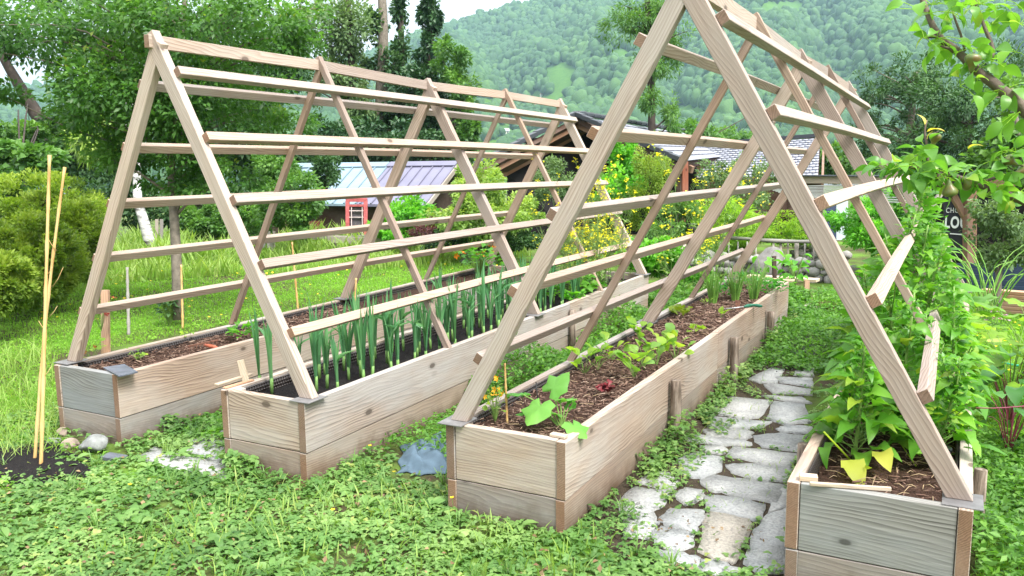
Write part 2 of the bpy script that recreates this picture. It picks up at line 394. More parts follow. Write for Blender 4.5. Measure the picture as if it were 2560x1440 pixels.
# ================================================================ foliage kit
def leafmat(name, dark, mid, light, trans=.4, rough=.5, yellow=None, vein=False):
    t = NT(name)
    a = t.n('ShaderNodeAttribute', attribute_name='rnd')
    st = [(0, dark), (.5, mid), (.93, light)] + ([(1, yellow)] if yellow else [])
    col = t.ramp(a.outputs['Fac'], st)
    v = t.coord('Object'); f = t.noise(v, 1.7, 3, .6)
    col = t.mix(.5, col, t.ramp(f, [(.3, tuple(c*.72 for c in dark)), (.5, mid), (.7, light)]), 'MIX')
    p = t.n('ShaderNodeBsdfPrincipled', i_Roughness=rough); p.inputs['Specular IOR Level'].default_value = .35
    t.l(col, p.inputs['Base Color'])
    tr = t.n('ShaderNodeBsdfTranslucent'); tc = t.mix(.5, col, (1.0, 1.0, .35), 'MULTIPLY')
    sc_ = t.mix(1, tc, (1.5, 1.6, 1.1), 'MULTIPLY'); t.l(sc_, tr.inputs['Color'])
    ms = t.n('ShaderNodeMixShader'); ms.inputs[0].default_value = trans
    t.l(p.outputs[0], ms.inputs[1]); t.l(tr.outputs[0], ms.inputs[2]); t.l(ms.outputs[0], t.out.inputs[0])
    return t.m
def leaf5(wd=.5, fold=.10, droop=.15):       # two bent quads
    V = np.array([(0, 0, 0), (.5, -wd/2, fold), (.5, wd/2, fold), (1, 0, -droop), (.5, 0, .03)], float)
    return V, [np.array([(0, 1, 3, 4), (0, 4, 3, 2)])]
def leafN(n=5, wd=.5, fold=.06, droop=.3, peak=.42, tip=1.0, wave=0):   # finer leaf along its midrib
    u = np.linspace(0, 1, n+1); prof = np.sin(np.pi*u**(math.log(.5)/math.log(peak)))**.8*wd/2; prof[0] = .012; prof[-1] = .004
    z = -droop*u**2 + .08*np.sin(np.pi*u); x = u*np.cos(droop*.6*u)
    V = []
    for i in range(n+1):
        w_ = prof[i]; k = wave*math.sin(i*2.4)
        V += [(x[i], -w_, z[i]+fold*w_*4+k*w_), (x[i], 0, z[i]), (x[i], w_, z[i]+fold*w_*4-k*w_)]
    q = []
    for i in range(n):
        b = 3*i; q += [(b, b+3, b+4, b+1), (b+1, b+4, b+5, b+2)]
    return np.array(V), [np.array(q)]
def lobed(tooth=True):                       # creeping-buttercup style leaf of three toothed leaflets
    out = [(0.02, 0), (.3, -.2), (.5, -.36), (.62, -.24), (.72, -.3), (.82, -.12), (1, 0)]
    V = []; Fc = []
    for ang, s in ((0, 1), (1.25, .85), (-1.25, .85)):
        o = len(V); c, sn = math.cos(ang), math.sin(ang)
        mid = [(.5*s, 0, -.02)]
        pts = [(x*s, y*s, .10*abs(y)*2 - .18*x*x) for x, y in out] + [(x*s, -y*s, .10*abs(y)*2 - .18*x*x) for x, y in out[-2:0:-1]]
        al = mid + pts
        V += [(x*c - y*sn, x*sn + y*c, z) for x, y, z in al]
        n = len(pts); Fc += [(o, o+1+i, o+1+(i+1) % n) for i in range(n)]
    return np.array(V), [np.array(Fc)]
def blade(seg=3, wd=.05, bend=.5):
    V = []; 
    for i in range(seg):
        u = i/seg; w_ = wd*(1-u*.6)/2
        V += [(bend*u*u, -w_, u*(1-.3*bend*u)), (bend*u*u, w_, u*(1-.3*bend*u))]
    V.append((bend, 0, 1-.3*bend))
    q = [(2*i, 2*i+1, 2*i+3, 2*i+2) for i in range(seg-1)]
    Fs = [np.array([(2*seg-2, 2*seg-1, 2*seg)])] + ([np.array(q)] if q else [])
    return np.array(V), Fs
LEAF5, LEAF5W, LEAF5N = leaf5(), leaf5(.7), leaf5(.26)
LOBED = lobed()
def rzmat(a, tilt=None):
    n = len(a); c, s = np.cos(a), np.sin(a); R = np.zeros((n, 3, 3)); R[:, 0, 0] = c; R[:, 0, 1] = -s; R[:, 1, 0] = s; R[:, 1, 1] = c; R[:, 2, 2] = 1
    if tilt is not None:
        b = RNG.random(n)*2*np.pi; ax = np.stack([np.cos(b), np.sin(b), np.zeros(n)], 1); t = tilt[:, None]
        # Rodrigues about a level axis
        K = np.zeros((n, 3, 3)); K[:, 0, 2] = ax[:, 1]; K[:, 1, 2] = -ax[:, 0]; K[:, 2, 0] = -ax[:, 1]; K[:, 2, 1] = ax[:, 0]
        T = np.eye(3) + np.sin(tilt)[:, None, None]*K + (1-np.cos(tilt))[:, None, None]*np.einsum('nij,njk->nik', K, K)
        R = np.einsum('nij,njk->nik', T, R)
    return R
def scatter(tmpl, P, smin, smax, tilt=.5, rnd=None):
    n = len(P); return batch(tmpl, P, rzmat(RNG.random(n)*2*np.pi, np.abs(RNG.normal(0, tilt, n))), RNG.uniform(smin, smax, n), rnd)
def vnoise(x, y, s=1.0, seed=0):             # cheap smooth value noise in [-1,1]
    return (np.sin(x*1.7*s+seed)*np.cos(y*2.3*s+1.3*seed) + np.sin(x*3.1*s-y*2.2*s+2*seed)*.6 + np.sin(x*5.3*s+y*4.7*s+seed*3)*.4)/2
# ================================================================ ground
def gh(x, y):                                # height of the garden ground
    r = np.hypot(x, y)
    return -7.0*np.clip((r-19)/40, 0, 1)**1.3 - 5*np.clip((r-60)/300, 0, 1) + .02*vnoise(x, y, .9) * ((r < 30) & (r > 12))
rr_ = np.concatenate([[0.0], np.geomspace(.6, 420, 70)]); th = np.linspace(0, 2*np.pi, 97)[:-1]
RR, TT = np.meshgrid(rr_[1:], th); GX, GY = RR*np.sin(TT), RR*np.cos(TT); GZ = gh(GX, GY)
V = np.vstack([[[0, 0, 0]], np.stack([GX, GY, GZ], 2).reshape(-1, 3)]); nt_, nr = RR.shape
idx = 1 + np.arange(nt_*nr).reshape(nt_, nr); nx_ = np.roll(idx, -1, 0)
Q = np.stack([idx[:, :-1], idx[:, 1:], nx_[:, 1:], nx_[:, :-1]], 2).reshape(-1, 4); T3 = np.stack([np.zeros(nt_, int), idx[:, 0], nx_[:, 0]], 1)
t = NT('ground_earth_and_turf'); v = t.coord('Object'); f = t.noise(v, 1.1, 6, .65); f2 = t.noise(v, 22, 4, .7)
turf = t.mix(f2, (.06, .15, .015), (.16, .33, .03)); earth = t.mix(f2, (.03, .022, .014), (.085, .06, .04))
sep = t.n('ShaderNodeSeparateXYZ'); t.l(t.coord('Object'), sep.inputs[0])
near = t.n('ShaderNodeMath', operation='MULTIPLY_ADD'); t.l(f, near.inputs[0]); near.inputs[1].default_value = .5; near.inputs[2].default_value = .15
GM = t.bsdf(t.mix(t.ramp(near.outputs[0], [(.35, (0, 0, 0)), (.5, (1, 1, 1))]), earth, turf), .95, t.bump(f2, .6, .02), .1)
gnd = link('ground', np_mesh('ground', V, [Q, T3], smooth=True), GM); tag(gnd, kind='structure')
# ---------------------------------------------------------------- paths of irregular slabs
t = NT('quartzite_slab'); v = t.coord('Object'); a = t.n('ShaderNodeAttribute', attribute_name='rnd')
f = t.noise(v, 5, 7, .65, .6); f2 = t.noise(v, 70, 4, .65)
col = t.ramp(f, [(.3, (.26, .27, .275)), (.5, (.39, .40, .40)), (.7, (.50, .50, .485))])
col = t.mix(t.ramp(a.outputs['Fac'], [(0, (0, 0, 0)), (.8, (.2, .2, .2)), (.95, (.9, .9, .9))]), col, (.44, .385, .31))
col = t.mix(t.ramp(f2, [(.42, (0, 0, 0)), (.7, (.6, .6, .6))]), col, (.13, .135, .14))
mo = t.ramp(t.noise(v, 2.3, 5, .7), [(.56, (0, 0, 0)), (.72, (.7, .7, .7))])
col = t.mix(mo, col, (.19, .195, .17))
h_ = t.n('ShaderNodeMath', operation='ADD'); t.l(f, h_.inputs[0]); t.l(f2, h_.inputs[1])
SLAB = t.bsdf(col, .75, t.bump(h_.outputs[0], .9, .012), .35)
S8 = lambda pts: [(1400+x/2.207, 840+y/2.207) for x, y in pts]
slabs = [S8(s) for s in (
 [(835,430),(900,340),(1165,365),(1090,455),(1000,462)], [(1145,460),(1185,368),(1345,385),(1380,480),(1240,492)],
 [(820,503),(860,452),(1000,470),(1160,482),(1100,512),(960,522)], [(800,522),(1000,517),(1065,540),(1020,578),(830,560)],
 [(690,580),(720,548),(1010,582),(1050,606),(870,612)], [(1072,560),(1220,542),(1355,562),(1300,638),(1120,620)],
 [(1195,520),(1250,498),(1385,508),(1385,548),(1230,535)], [(925,670),(960,620),(1310,660),(1260,735)],
 [(655,690),(740,648),(890,682),(885,750),(790,795),(680,770)], [(920,722),(1010,712),(1275,742),(1250,805),(1060,802),(950,760)],
 [(430,820),(475,757),(600,765),(650,820),(610,850)], [(782,810),(860,777),(1228,832),(1182,928),(960,888),(830,858)],
 [(320,937),(420,845),(610,865),(570,940),(480,990),(370,1005)], [(612,882),(690,848),(785,862),(790,900),(690,940)],
 [(800,897),(960,898),(1125,940),(1095,1030),(960,1000),(808,965)], [(550,1020),(610,962),(780,970),(797,1010),(740,1093),(580,1050)],
 [(765,1190),(802,1010),(832,985),(1035,1020),(1047,1080),(965,1250),(880,1240)], [(515,1090),(560,1062),(740,1100),(732,1165),(640,1190),(530,1160)],
 [(1018,1255),(1070,1085),(1145,1000),(1270,960),(1290,1100),(1270,1300),(1100,1310)], [(530,1192),(640,1200),(770,1235),(760,1310),(600,1290)],
 [(770,612),(900,616),(930,642),(880,660),(780,640)], [(1045,242),(1165,182),(1235,195),(1200,262),(1100,262)],
 [(1130,275),(1200,272),(1385,300),(1385,330),(1180,322)], [(1190,232),(1390,240),(1390,285),(1215,262)], [(1300,200),(1400,185),(1400,228),(1290,222)],
 [(780,1245),(900,1262),(1000,1300),(960,1345),(760,1340)], [(1180,905),(1240,842),(1280,950),(1150,985)], [(1120,335),(1330,345),(1385,375),(1240,362)],
 [(380,1010),(480,1000),(545,1040),(500,1085),(370,1060)], [(1290,640),(1330,590),(1400,600),(1380,660)])]
slabs += [[(345,1145),(392,1122),(470,1148),(560,1160),(560,1196),(480,1188)], [(450,1130),(500,1110),(560,1103),(560,1152),(500,1144)], [(480,1108),(520,1085),(575,1075),(590,1095),(560,1100)],
          [(1560,1290),(1600,1262),(1640,1300),(1620,1350),(1560,1340)], [(2500,905),(2560,900),(2600,930),(2540,945)], [(2480,1010),(2560,990),(2600,1010),(2530,1040)]]
pt = []
for si, s in enumerate(slabs):
    P = [G(x, y, .0) for x, y in s]; c = sum(P, Vector())/len(P)
    bm = bmesh.new(); vs = []
    m = len(P)
    for i in range(m):
        a, b = P[i], P[(i+1) % m]
        for k in range(4):
            q = a.lerp(b, k/4); 
            if k: q = q + Vector((random.gauss(0, .006), random.gauss(0, .006), 0))
            q = c + (q-c)*1.06
            vs.append(bm.verts.new((q.x, q.y, .012+random.gauss(0, .0015))))
    f = bm.faces.new(vs)
    if f.normal.z < 0: f.normal_flip()
    ex = bmesh.ops.inset_region(bm, faces=[f], thickness=.007, depth=.007)
    bot = [bm.verts.new((v.co.x, v.co.y, -.03)) for v in vs]
    bm.verts.index_update(); bmesh.ops.triangulate(bm, faces=[f for f in bm.faces if len(f.verts) > 4])
    for i in range(len(vs)): bm.faces.new((vs[i], vs[(i+1) % len(vs)], bot[(i+1) % len(vs)], bot[i]))
    bmesh.ops.recalc_face_normals(bm, faces=bm.faces[:])
    bm.verts.index_update(); bmesh.ops.triangulate(bm, faces=bm.faces[:])
    bm.verts.ensure_lookup_table()
    Vv = np.array([v.co[:] for v in bm.verts]); Ff = np.array([[v.index for v in f.verts] for f in bm.faces]); bm.free()
    rv = .93 if si == 16 else random.random()*.75
    pt.append((Vv, [Ff], np.full(len(Vv), rv)))
V, Fs, A = merge(pt); tag(link('path', np_mesh('path', V, Fs, A), SLAB), kind='structure')
pbd = [(1395, 1250), (1470, 1190), (1600, 1150), (1780, 940), (1880, 900), (2010, 900), (2010, 1080), (1975, 1200), (1970, 1480), (1640, 1480)]
pv = [G(x, y, .002) for x, y in pbd]; bm = bmesh.new(); ff = bm.faces.new([bm.verts.new(p) for p in pv]); bmesh.ops.triangulate(bm, faces=[ff])
tag(link('path_bed', bm_mesh(bm), soil_mat('path_earth', (.02, .016, .011), (.06, .045, .03), (.12, .095, .07))), kind='structure')
slab_poly = [[(G(x, y).x, G(x, y).y) for x, y in s] for s in slabs]
def in_slabs(X, Y):
    ins = np.zeros(len(X), bool)
    for poly in slab_poly:
        c = False; c = np.zeros(len(X), bool); n = len(poly)
        for i in range(n):
            x1, y1 = poly[i]; x2, y2 = poly[(i+1) % n]
            cond = ((y1 > Y) != (y2 > Y)) & (X < (x2-x1)*(Y-y1)/(y2-y1+1e-12) + x1); c ^= cond
        ins |= c
    return ins
BOXES = [(AX0, AX1, 3.285, Y1), (BX0, BX1, Y0, Y1), (CX0, CX1, 3.35, Y1), (DX0, DX1, Y0, Y1)]
def free(X, Y, pad=.0):
    ok = np.ones(len(X), bool)
    for x0, x1, y0, y1 in BOXES: ok &= ~((X > x0-pad) & (X < x1+pad) & (Y > y0-pad) & (Y < y1+pad))
    return ok
# gravel patch at the far end of the path, dark compost heap edge at the bamboo
GRAV = soil_mat('dark_gravel', (.03, .032, .034), (.08, .082, .085), (.17, .17, .175))
def patch(name, cx, cy, rx, ry, h, mat, n=28, seed=1):
    r = random.Random(seed); vs = [(cx, cy, h)]; k = 24
    fs = []
    for j, q in enumerate((.35, .7, 1.0)):
        for i in range(k):
            a = i/k*2*math.pi; w = q*(1+.14*math.sin(3*a+seed)+.1*math.sin(7*a))
            vs.append((cx+rx*w*math.cos(a), cy+ry*w*math.sin(a), h*(1-q*q)+r.gauss(0, h*.08)-(.02 if j == 2 else 0)+.004))
    for i in range(k):
        fs.append((0, 1+i, 1+(i+1) % k))
    f4 = [(1+j*k+i, 1+(j+1)*k+i, 1+(j+1)*k+(i+1) % k, 1+j*k+(i+1) % k) for j in range(2) for i in range(k)]
    return link(name, np_mesh(name, np.array(vs), [np.array(fs), np.array(f4)], smooth=True), mat)
g = G(1990, 880); gp = patch('gravel', g.x, g.y, .28, .6, .015, GRAV)
P = np.stack([RNG.normal(g.x, .13, 2600), RNG.normal(g.y, .3, 2600), RNG.uniform(.012, .02, 2600)], 1)
ICO = bmesh.new(); bmesh.ops.create_icosphere(ICO, subdivisions=1, radius=1); ICO.verts.ensure_lookup_table()
icv = np.array([v.co[:] for v in ICO.verts]); icf = [np.array([[v.index for v in f.verts] for f in ICO.faces])]; ICO.free()
pb = batch((icv*np.array([1, .8, .55]), icf), P, rzmat(RNG.random(2600)*6.28, RNG.random(2600)*.6), RNG.uniform(.004, .009, 2600))
t = NT('grey_pebble'); a = t.n('ShaderNodeAttribute', attribute_name='rnd'); PEB = t.bsdf(t.ramp(a.outputs['Fac'], [(0, (.05, .052, .055)), (.6, (.13, .13, .135)), (1, (.3, .3, .3))]), .8)
bpy.data.objects.remove(gp); gg = leafy('gravel', [pb], PEB); tag(gg, 'dark grey gravel at the far end of the slab path', 'gravel', kind='stuff')
g = G(60, 1165); dk = patch('compost_patch', g.x, g.y, .5, .35, .05, BLACKSOIL); tag(dk, 'low heap of black compost around the foot of the two bamboo canes', 'compost')
# ================================================================ leafy ground cover and lawn
COVER = leafmat('buttercup_leaf', (.05, .135, .028), (.13, .26, .06), (.31, .44, .14), .35, .5, (.45, .45, .12))
COVERD = leafmat('weed_leaf', (.05, .14, .02), (.10, .25, .035), (.2, .39, .06), .4, .5)
LAWN = leafmat('lawn_blade', (.10, .26, .02), (.18, .38, .03), (.29, .48, .07), .45, .6)
TALLG = leafmat('meadow_blade', (.13, .25, .035), (.23, .36, .07), (.42, .50, .17), .4, .6)
def cover_pts(n, x0, x1, y0, y1, dens=None):
    X, Y = RNG.uniform(x0, x1, n), RNG.uniform(y0, y1, n); ok = free(X, Y, .02)
    for poly in ([(960, 1200), (1120, 1215), (1140, 1070), (1010, 1100)], [(120, 1075), (290, 1085), (330, 1150), (240, 1165), (120, 1150)], [(-30, 1140), (130, 1120), (150, 1180), (-30, 1200)]):
        W = [(G(a, b).x, G(a, b).y) for a, b in poly]; c = np.zeros(n, bool)
        for i in range(len(W)):
            (x1_, y1_), (x2_, y2_) = W[i], W[(i+1) % len(W)]; c ^= ((y1_ > Y) != (y2_ > Y)) & (X < (x2_-x1_)*(Y-y1_)/(y2_-y1_+1e-12)+x1_)
        ok &= ~c | (RNG.random(n) < .1)
    if dens is not None: ok &= RNG.random(n) < dens(X, Y)
    return X[ok], Y[ok]
parts = []
def hmap(X, Y):
    d = np.full(len(X), 9.0)
    for x0, x1, y0, y1 in BOXES:
        dx = np.maximum(np.maximum(x0-X, X-x1), 0); dy = np.maximum(np.maximum(y0-Y, Y-y1), 0); d = np.minimum(d, np.hypot(dx, dy))
    e = np.exp(-(d/.14)**2)*(.55-.45*((X > -2.25) & (X < -1.3)))
    return .02 + .03*np.clip(vnoise(X, Y, 1.6, 2)+.4, 0, 2) + e*(.06 + .07*np.clip(vnoise(X, Y, 2.2, 5), 0, 1))
def fore(X, Y):
    # the path stays clear except in its joints
    d = 0.95*np.ones(len(X)); d[(X > -1.45) & (X < -.5) & (Y > 3.35)] = .12; return d
X, Y = cover_pts(42000, -5.6, -.42, 1.7, 3.9, fore); s = in_slabs(X, Y)
k = ~s | (RNG.random(len(X)) < .06); X, Y = X[k], Y[k]
H = hmap(X, Y); nn = len(X)
# patchy thinning: a little earth shows
k = RNG.random(nn) < np.clip(.72 + .6*vnoise(X, Y, 3.1, 7), .12, 1); X, Y, H = X[k], Y[k], H[k]; nn = len(X)
Z = H*(.45+.55*RNG.random(nn)); P = np.stack([X, Y, Z], 1)
rn = np.clip(.42 + .30*vnoise(X, Y, 1.3, 4) + RNG.normal(0, .26, nn), 0, 1)
parts.append(scatter(LOBED, P, .018, .035, .42, rn))
tall = H > .085; Pt = P[tall]; Pt[:, 2] += .02
parts.append(scatter(LOBED, Pt, .03, .05, .5))
rx_, ry_ = cover_pts(50, -5.2, -1.2, 2.1, 3.6)
for a_r, b_r in zip(rx_, ry_):      # flat rosettes of broader leaves and tufts of grass among the weeds
    k_r = 9; an = RNG.random(k_r)*6.28; lf_ = np.stack([np.cos(an), np.sin(an), RNG.uniform(.15, .9, k_r)], 1)
    parts.append(batch(leafN(4, .42, .06, .4, .5), np.tile([[a_r, b_r, .02]], (k_r, 1))+lf_*.008, frames(lf_, RNG.normal(0, .3, k_r)), RNG.uniform(.04, .085, k_r), np.clip(RNG.normal(.5, .2, k_r), 0, .95)))
tx_, ty_ = cover_pts(90, -5.2, -.6, 2.0, 3.7)
for a_r, b_r in zip(tx_, ty_):
    k_r = 14; an = RNG.random(k_r)*6.28; hh_ = RNG.uniform(.05, .13, k_r)
    parts.append(batch(blade(3, .07, .55), np.stack([a_r+RNG.normal(0, .012, k_r), b_r+RNG.normal(0, .012, k_r), np.full(k_r, .005)], 1), rzmat(an, np.abs(RNG.normal(0, .25, k_r))), hh_, np.clip(RNG.normal(.6, .2, k_r), 0, .95)))
# stems
Ps = P[::3].copy(); st_ = Ps.copy(); st_[:, 2] = 0
stalk = (np.array([(0, -.012, 0), (0, .012, 0), (0, 0, 1.)]), [np.array([(0, 1, 2)])])
parts.append(batch(stalk, st_, rzmat(RNG.random(len(st_))*6.28), np.stack([Ps[:, 2]*0+.15, Ps[:, 2]*0+.15, Ps[:, 2]], 1), np.full(len(st_), .5)))
# runners along the path edges and in the joints
def strip(n, x0, x1, y0, y1, h, smin, smax, sig=None):
    X, Y = RNG.uniform(x0, x1, n), RNG.uniform(y0, y1, n); ok = free(X, Y, .012); X, Y = X[ok], Y[ok]
    c = vnoise(X, Y, 2.4, 3) > -.15; X, Y = X[c], Y[c]
    Z = h*RNG.random(len(X))*np.clip(.5+vnoise(X, Y, 2, 9), .15, 1.2); parts.append(scatter(LOBED, np.stack([X, Y, Z+.012], 1), smin, smax, .5))
strip(2600, -1.51, -1.36, 3.9, 8.9, .16, .018, .034); strip(700, -1.42, -1.2, 3.4, 5.4, .035, .014, .026); strip(1100, -.75, -.54, 4.4, 8.0, .06, .016, .03)
X, Y = cover_pts(26000, -1.5, -.55, 3.35, 8.8); s = in_slabs(X, Y); k = (~s) & (vnoise(X, Y, 4.2, 1) > .12); X, Y = X[k], Y[k]
k = RNG.random(len(X)) < .33; X, Y = X[k], Y[k]
parts.append(scatter(LOBED, np.stack([X, Y, .014+.025*RNG.random(len(X))], 1), .012, .022, .4))
cov = leafy('ground_cover', parts, COVER); tag(cov, 'creeping lobed-leaf weeds carpeting the ground in front of the beds', 'ground cover', kind='stuff')
X, Y = cover_pts(900, -5.4, -.45, 2.0, 3.9); lf = scatter(LEAF5W, np.stack([X, Y, .012+.03*RNG.random(len(X))], 1), .012, .034, .6)
lt = leafy('leaf_litter', [lf], leafmat('dry_leaf', (.06, .035, .02), (.17, .10, .05), (.34, .24, .12), .1)); tag(lt, 'dry brown leaves scattered through the creeping weeds', 'leaf litter', kind='stuff')
# bushy green weeds between the second and third bed and beyond the path
parts = []
def bushy(x0, x1, y0, y1, h, n, smin, smax, tm=None, sd=1):
    X, Y = RNG.uniform(x0, x1, n), RNG.uniform(y0, y1, n); ok = free(X, Y, .01); X, Y = X[ok], Y[ok]
    hh = h*np.clip(.55+.6*vnoise(X, Y, 1.3, sd), .15, 1.15); Z = hh*RNG.random(len(X))**.6
    parts.append(scatter(tm or LEAF5, np.stack([X, Y, Z+.01], 1), smin, smax, .7))
bushy(-2.98, -2.17, 4.9, 8.9, .34, 13000, .03, .06, sd=2); bushy(-2.98, -2.17, 3.9, 5.2, .12, 2400, .025, .045, sd=3)
bushy(-4.42, -3.63, 3.6, 5.4, .10, 2600, .022, .04, LOBED, 4); bushy(-4.42, -3.63, 5.4, 9, .2, 3000, .03, .05, sd=5)
bushy(-3.4, -2.2, 8.9, 10.4, .30, 7000, .04, .07, sd=6); bushy(-2.2, -1.5, 8.95, 10.3, .35, 5000, .04, .08, sd=7)
bushy(-1.45, -.4, 6.9, 10.5, .22, 12000, .03, .06, sd=8); bushy(.13, .95, 3.2, 5.6, .26, 8000, .03, .055, sd=9)
wd_ = leafy('weeds', parts, COVERD); tag(wd_, 'bushy green weeds filling the gaps between and beyond the raised beds', 'weeds', kind='stuff')
# lawn
def lawn_area(n, poly_px, hmin, hmax, bend, mat, name, label, wd=.06, cat='grass', seg=2, jit=.5, hnoise=None, mx=1.0):
    """blades spread over the ground inside a pixel-measured outline"""
    W = np.array([(G(x, y).x, G(x, y).y) for x, y in poly_px]); lo, hi = W.min(0), W.max(0)
    X, Y = RNG.uniform(lo[0], hi[0], n*4), RNG.uniform(lo[1], hi[1], n*4); c = np.zeros(len(X), bool); m = len(W)
    for i in range(m):
        (x1, y1), (x2, y2) = W[i], W[(i+1) % m]; c ^= ((y1 > Y) != (y2 > Y)) & (X < (x2-x1)*(Y-y1)/(y2-y1+1e-12)+x1)
    c &= free(X, Y, .01)
    # more blades where they are seen larger
    r = np.hypot(X, Y); c &= RNG.random(len(X)) < np.clip((6.0/r)**1.2, 0, 1)*mx
    X, Y = X[c][:n], Y[c][:n]; k = len(X); Z = gh(X, Y)
    h = RNG.uniform(hmin, hmax, k)*(1 if hnoise is None else hnoise(X, Y)); h *= np.clip(np.hypot(X, Y)/7, .8, 2.0)**.35
    a = RNG.random(k)*6.28; bl = blade(seg, wd, bend)
    ws = np.clip(np.hypot(X, Y)/6, 1, 4)
    rn = np.clip(.5 + .25*vnoise(X, Y, .7, 3)+RNG.normal(0, .2, k), 0, 1)
    return batch(bl, np.stack([X, Y, Z-.003], 1), rzmat(a, np.abs(RNG.normal(0, .3, k))), np.stack([h, h*ws, h], 1), rn)
LP = [(-60, 1330), (-60, 640), (330, 620), (900, 622), (1250, 640), (1330, 665), (230, 880), (140, 900), (150, 1100), (300, 1140), (100, 1150)]
def clover(n, poly, s0, s1, mat_parts):
    W = np.array([(G(x, y).x, G(x, y).y) for x, y in poly]); lo, hi = W.min(0), W.max(0)
    X, Y = RNG.uniform(lo[0], hi[0], n*3), RNG.uniform(lo[1], hi[1], n*3); c = np.zeros(len(X), bool); m = len(W)
    for i in range(m):
        (x1, y1), (x2, y2) = W[i], W[(i+1) % m]; c ^= ((y1 > Y) != (y2 > Y)) & (X < (x2-x1)*(Y-y1)/(y2-y1+1e-12)+x1)
    c &= free(X, Y, .01) & (RNG.random(len(X)) < np.clip((6/np.hypot(X, Y))**1.2, 0, 1)); X, Y = X[c][:n], Y[c][:n]
    mat_parts.append(scatter(LEAF5W, np.stack([X, Y, .012+.03*RNG.random(len(X))], 1), s0, s1, .4))
pl = [lawn_area(105000, LP, .02, .048, .35, LAWN, '', '', .09)]
clover(32000, LP, .02, .04, pl)
RP = [(2452, 1500), (2440, 1280), (2430, 1000), (2300, 760), (2700, 700), (2800, 1500)]
pl.append(lawn_area(26000, RP, .04, .09, .4, LAWN, '', '', .08)); clover(12000, RP, .02, .045, pl)
lw = leafy('grass', pl, LAWN); tag(lw, 'short bright lawn grass with clover around the raised beds', 'grass', kind='stuff')
TG = [(-80, 660), (300, 600), (560, 596), (1250, 606), (1330, 640), (1180, 668), (600, 690), (300, 710), (160, 760), (-80, 720)]
pl = [lawn_area(20000, TG, .25, .5, .5, TALLG, '', '', .03, seg=3, hnoise=lambda x, y: np.clip(.5+.8*vnoise(x, y, .8, 5), .15, 1.3))]
FL = [(-80, 1180), (-80, 900), (130, 880), (150, 1150)]
pl.append(lawn_area(1500, FL, .08, .22, .6, TALLG, '', '', .03, seg=3))
CL = [(150, 1430), (600, 1200), (1100, 1230), (1500, 1340), (1650, 1440), (1650, 1500), (150, 1500)]
pl.append(lawn_area(700, CL, .04, .13, .45, TALLG, '', '', .09, seg=3)); pl.append(lawn_area(500, [(1560, 1430), (1640, 900), (1900, 870), (2000, 1430)], .03, .08, .7, TALLG, '', '', .06, seg=3, mx=.5))
tg = leafy('tall_grass', pl, TALLG); tag(tg, 'tall uncut meadow grass at the back edge of the lawn', 'grass', kind='stuff')
# buttercups and small yellow flowers in the grass
YEL = simple('buttercup_yellow', (.85, .62, .01), .45, .1, 20, 0)
petal5 = []
V5 = [(0, 0, 0)]; F5 = []
for i in range(5):
    a = i*1.2566; o = len(V5); V5 += [(.6*math.cos(a-.5), .6*math.sin(a-.5), .25), (1.0*math.cos(a), 1.0*math.sin(a), .5), (.6*math.cos(a+.5), .6*math.sin(a+.5), .25)]; F5.append((0, o, o+1, o+2))
FLW = (np.array(V5), [np.array(F5)])
def flowers(name, px, z, s, mat, label, parent=None):
    P = np.array([tuple(G(x, y, z)) for x, y in px]); p = [scatter(FLW, P, s*.8, s*1.2, .5)]
    for q in P: p.append(tube_arr([(q[0], q[1], 0), (q[0]+.01, q[1], z*.5), tuple(q)], .0012, 3, .5, False))
    return p
for (fx, fy), lab in (((1155, 1075), 'against the side of the leek bed'), ((925, 1115), 'below the near corner of the leek bed'), ((985, 1180), 'left of the blue denim cloth'), ((1130, 1245), 'at the foot of the third bed from the left'), ((832, 1275), 'in the creeping weeds, middle foreground'), ((325, 1212), 'in the creeping weeds left of the slate slab'), ((140, 1320), 'lowest of the yellow flowers in the left foreground'), ((40, 975), 'left of the bamboo canes'), ((8, 945), 'at the left edge of the picture')):
    q = G(fx, fy, .09 if fx > 900 else .05); zz = q.z
    r_ = empty('buttercup', (q.x, q.y, 0), label='yellow buttercup flower '+lab, cat='flower', group='buttercups in the weeds and lawn')
    leafy('flower', [scatter(FLW, np.array([tuple(q)]), .011, .013, .4)], YEL, r_); leafy('stem', [tube_arr([(q.x, q.y, 0), (q.x+.005, q.y, zz*.6), (q.x, q.y, zz)], .0013, 4)], COVERD, r_)
n = 150; W = np.array([tuple(G(x, y, .06)) for x, y in zip(np.concatenate([RNG.uniform(-20, 1250, n), RNG.uniform(2440, 2560, 40)]), np.concatenate([RNG.uniform(640, 800, n), RNG.uniform(800, 950, 40)]))])
ok = free(W[:, 0], W[:, 1], .05); W = W[ok]
fl = leafy('meadow_flowers', [scatter(FLW, W, .014, .024, .4)], YEL); tag(fl, 'scatter of tiny yellow flowers dotted over the lawn', 'flowers', kind='stuff')
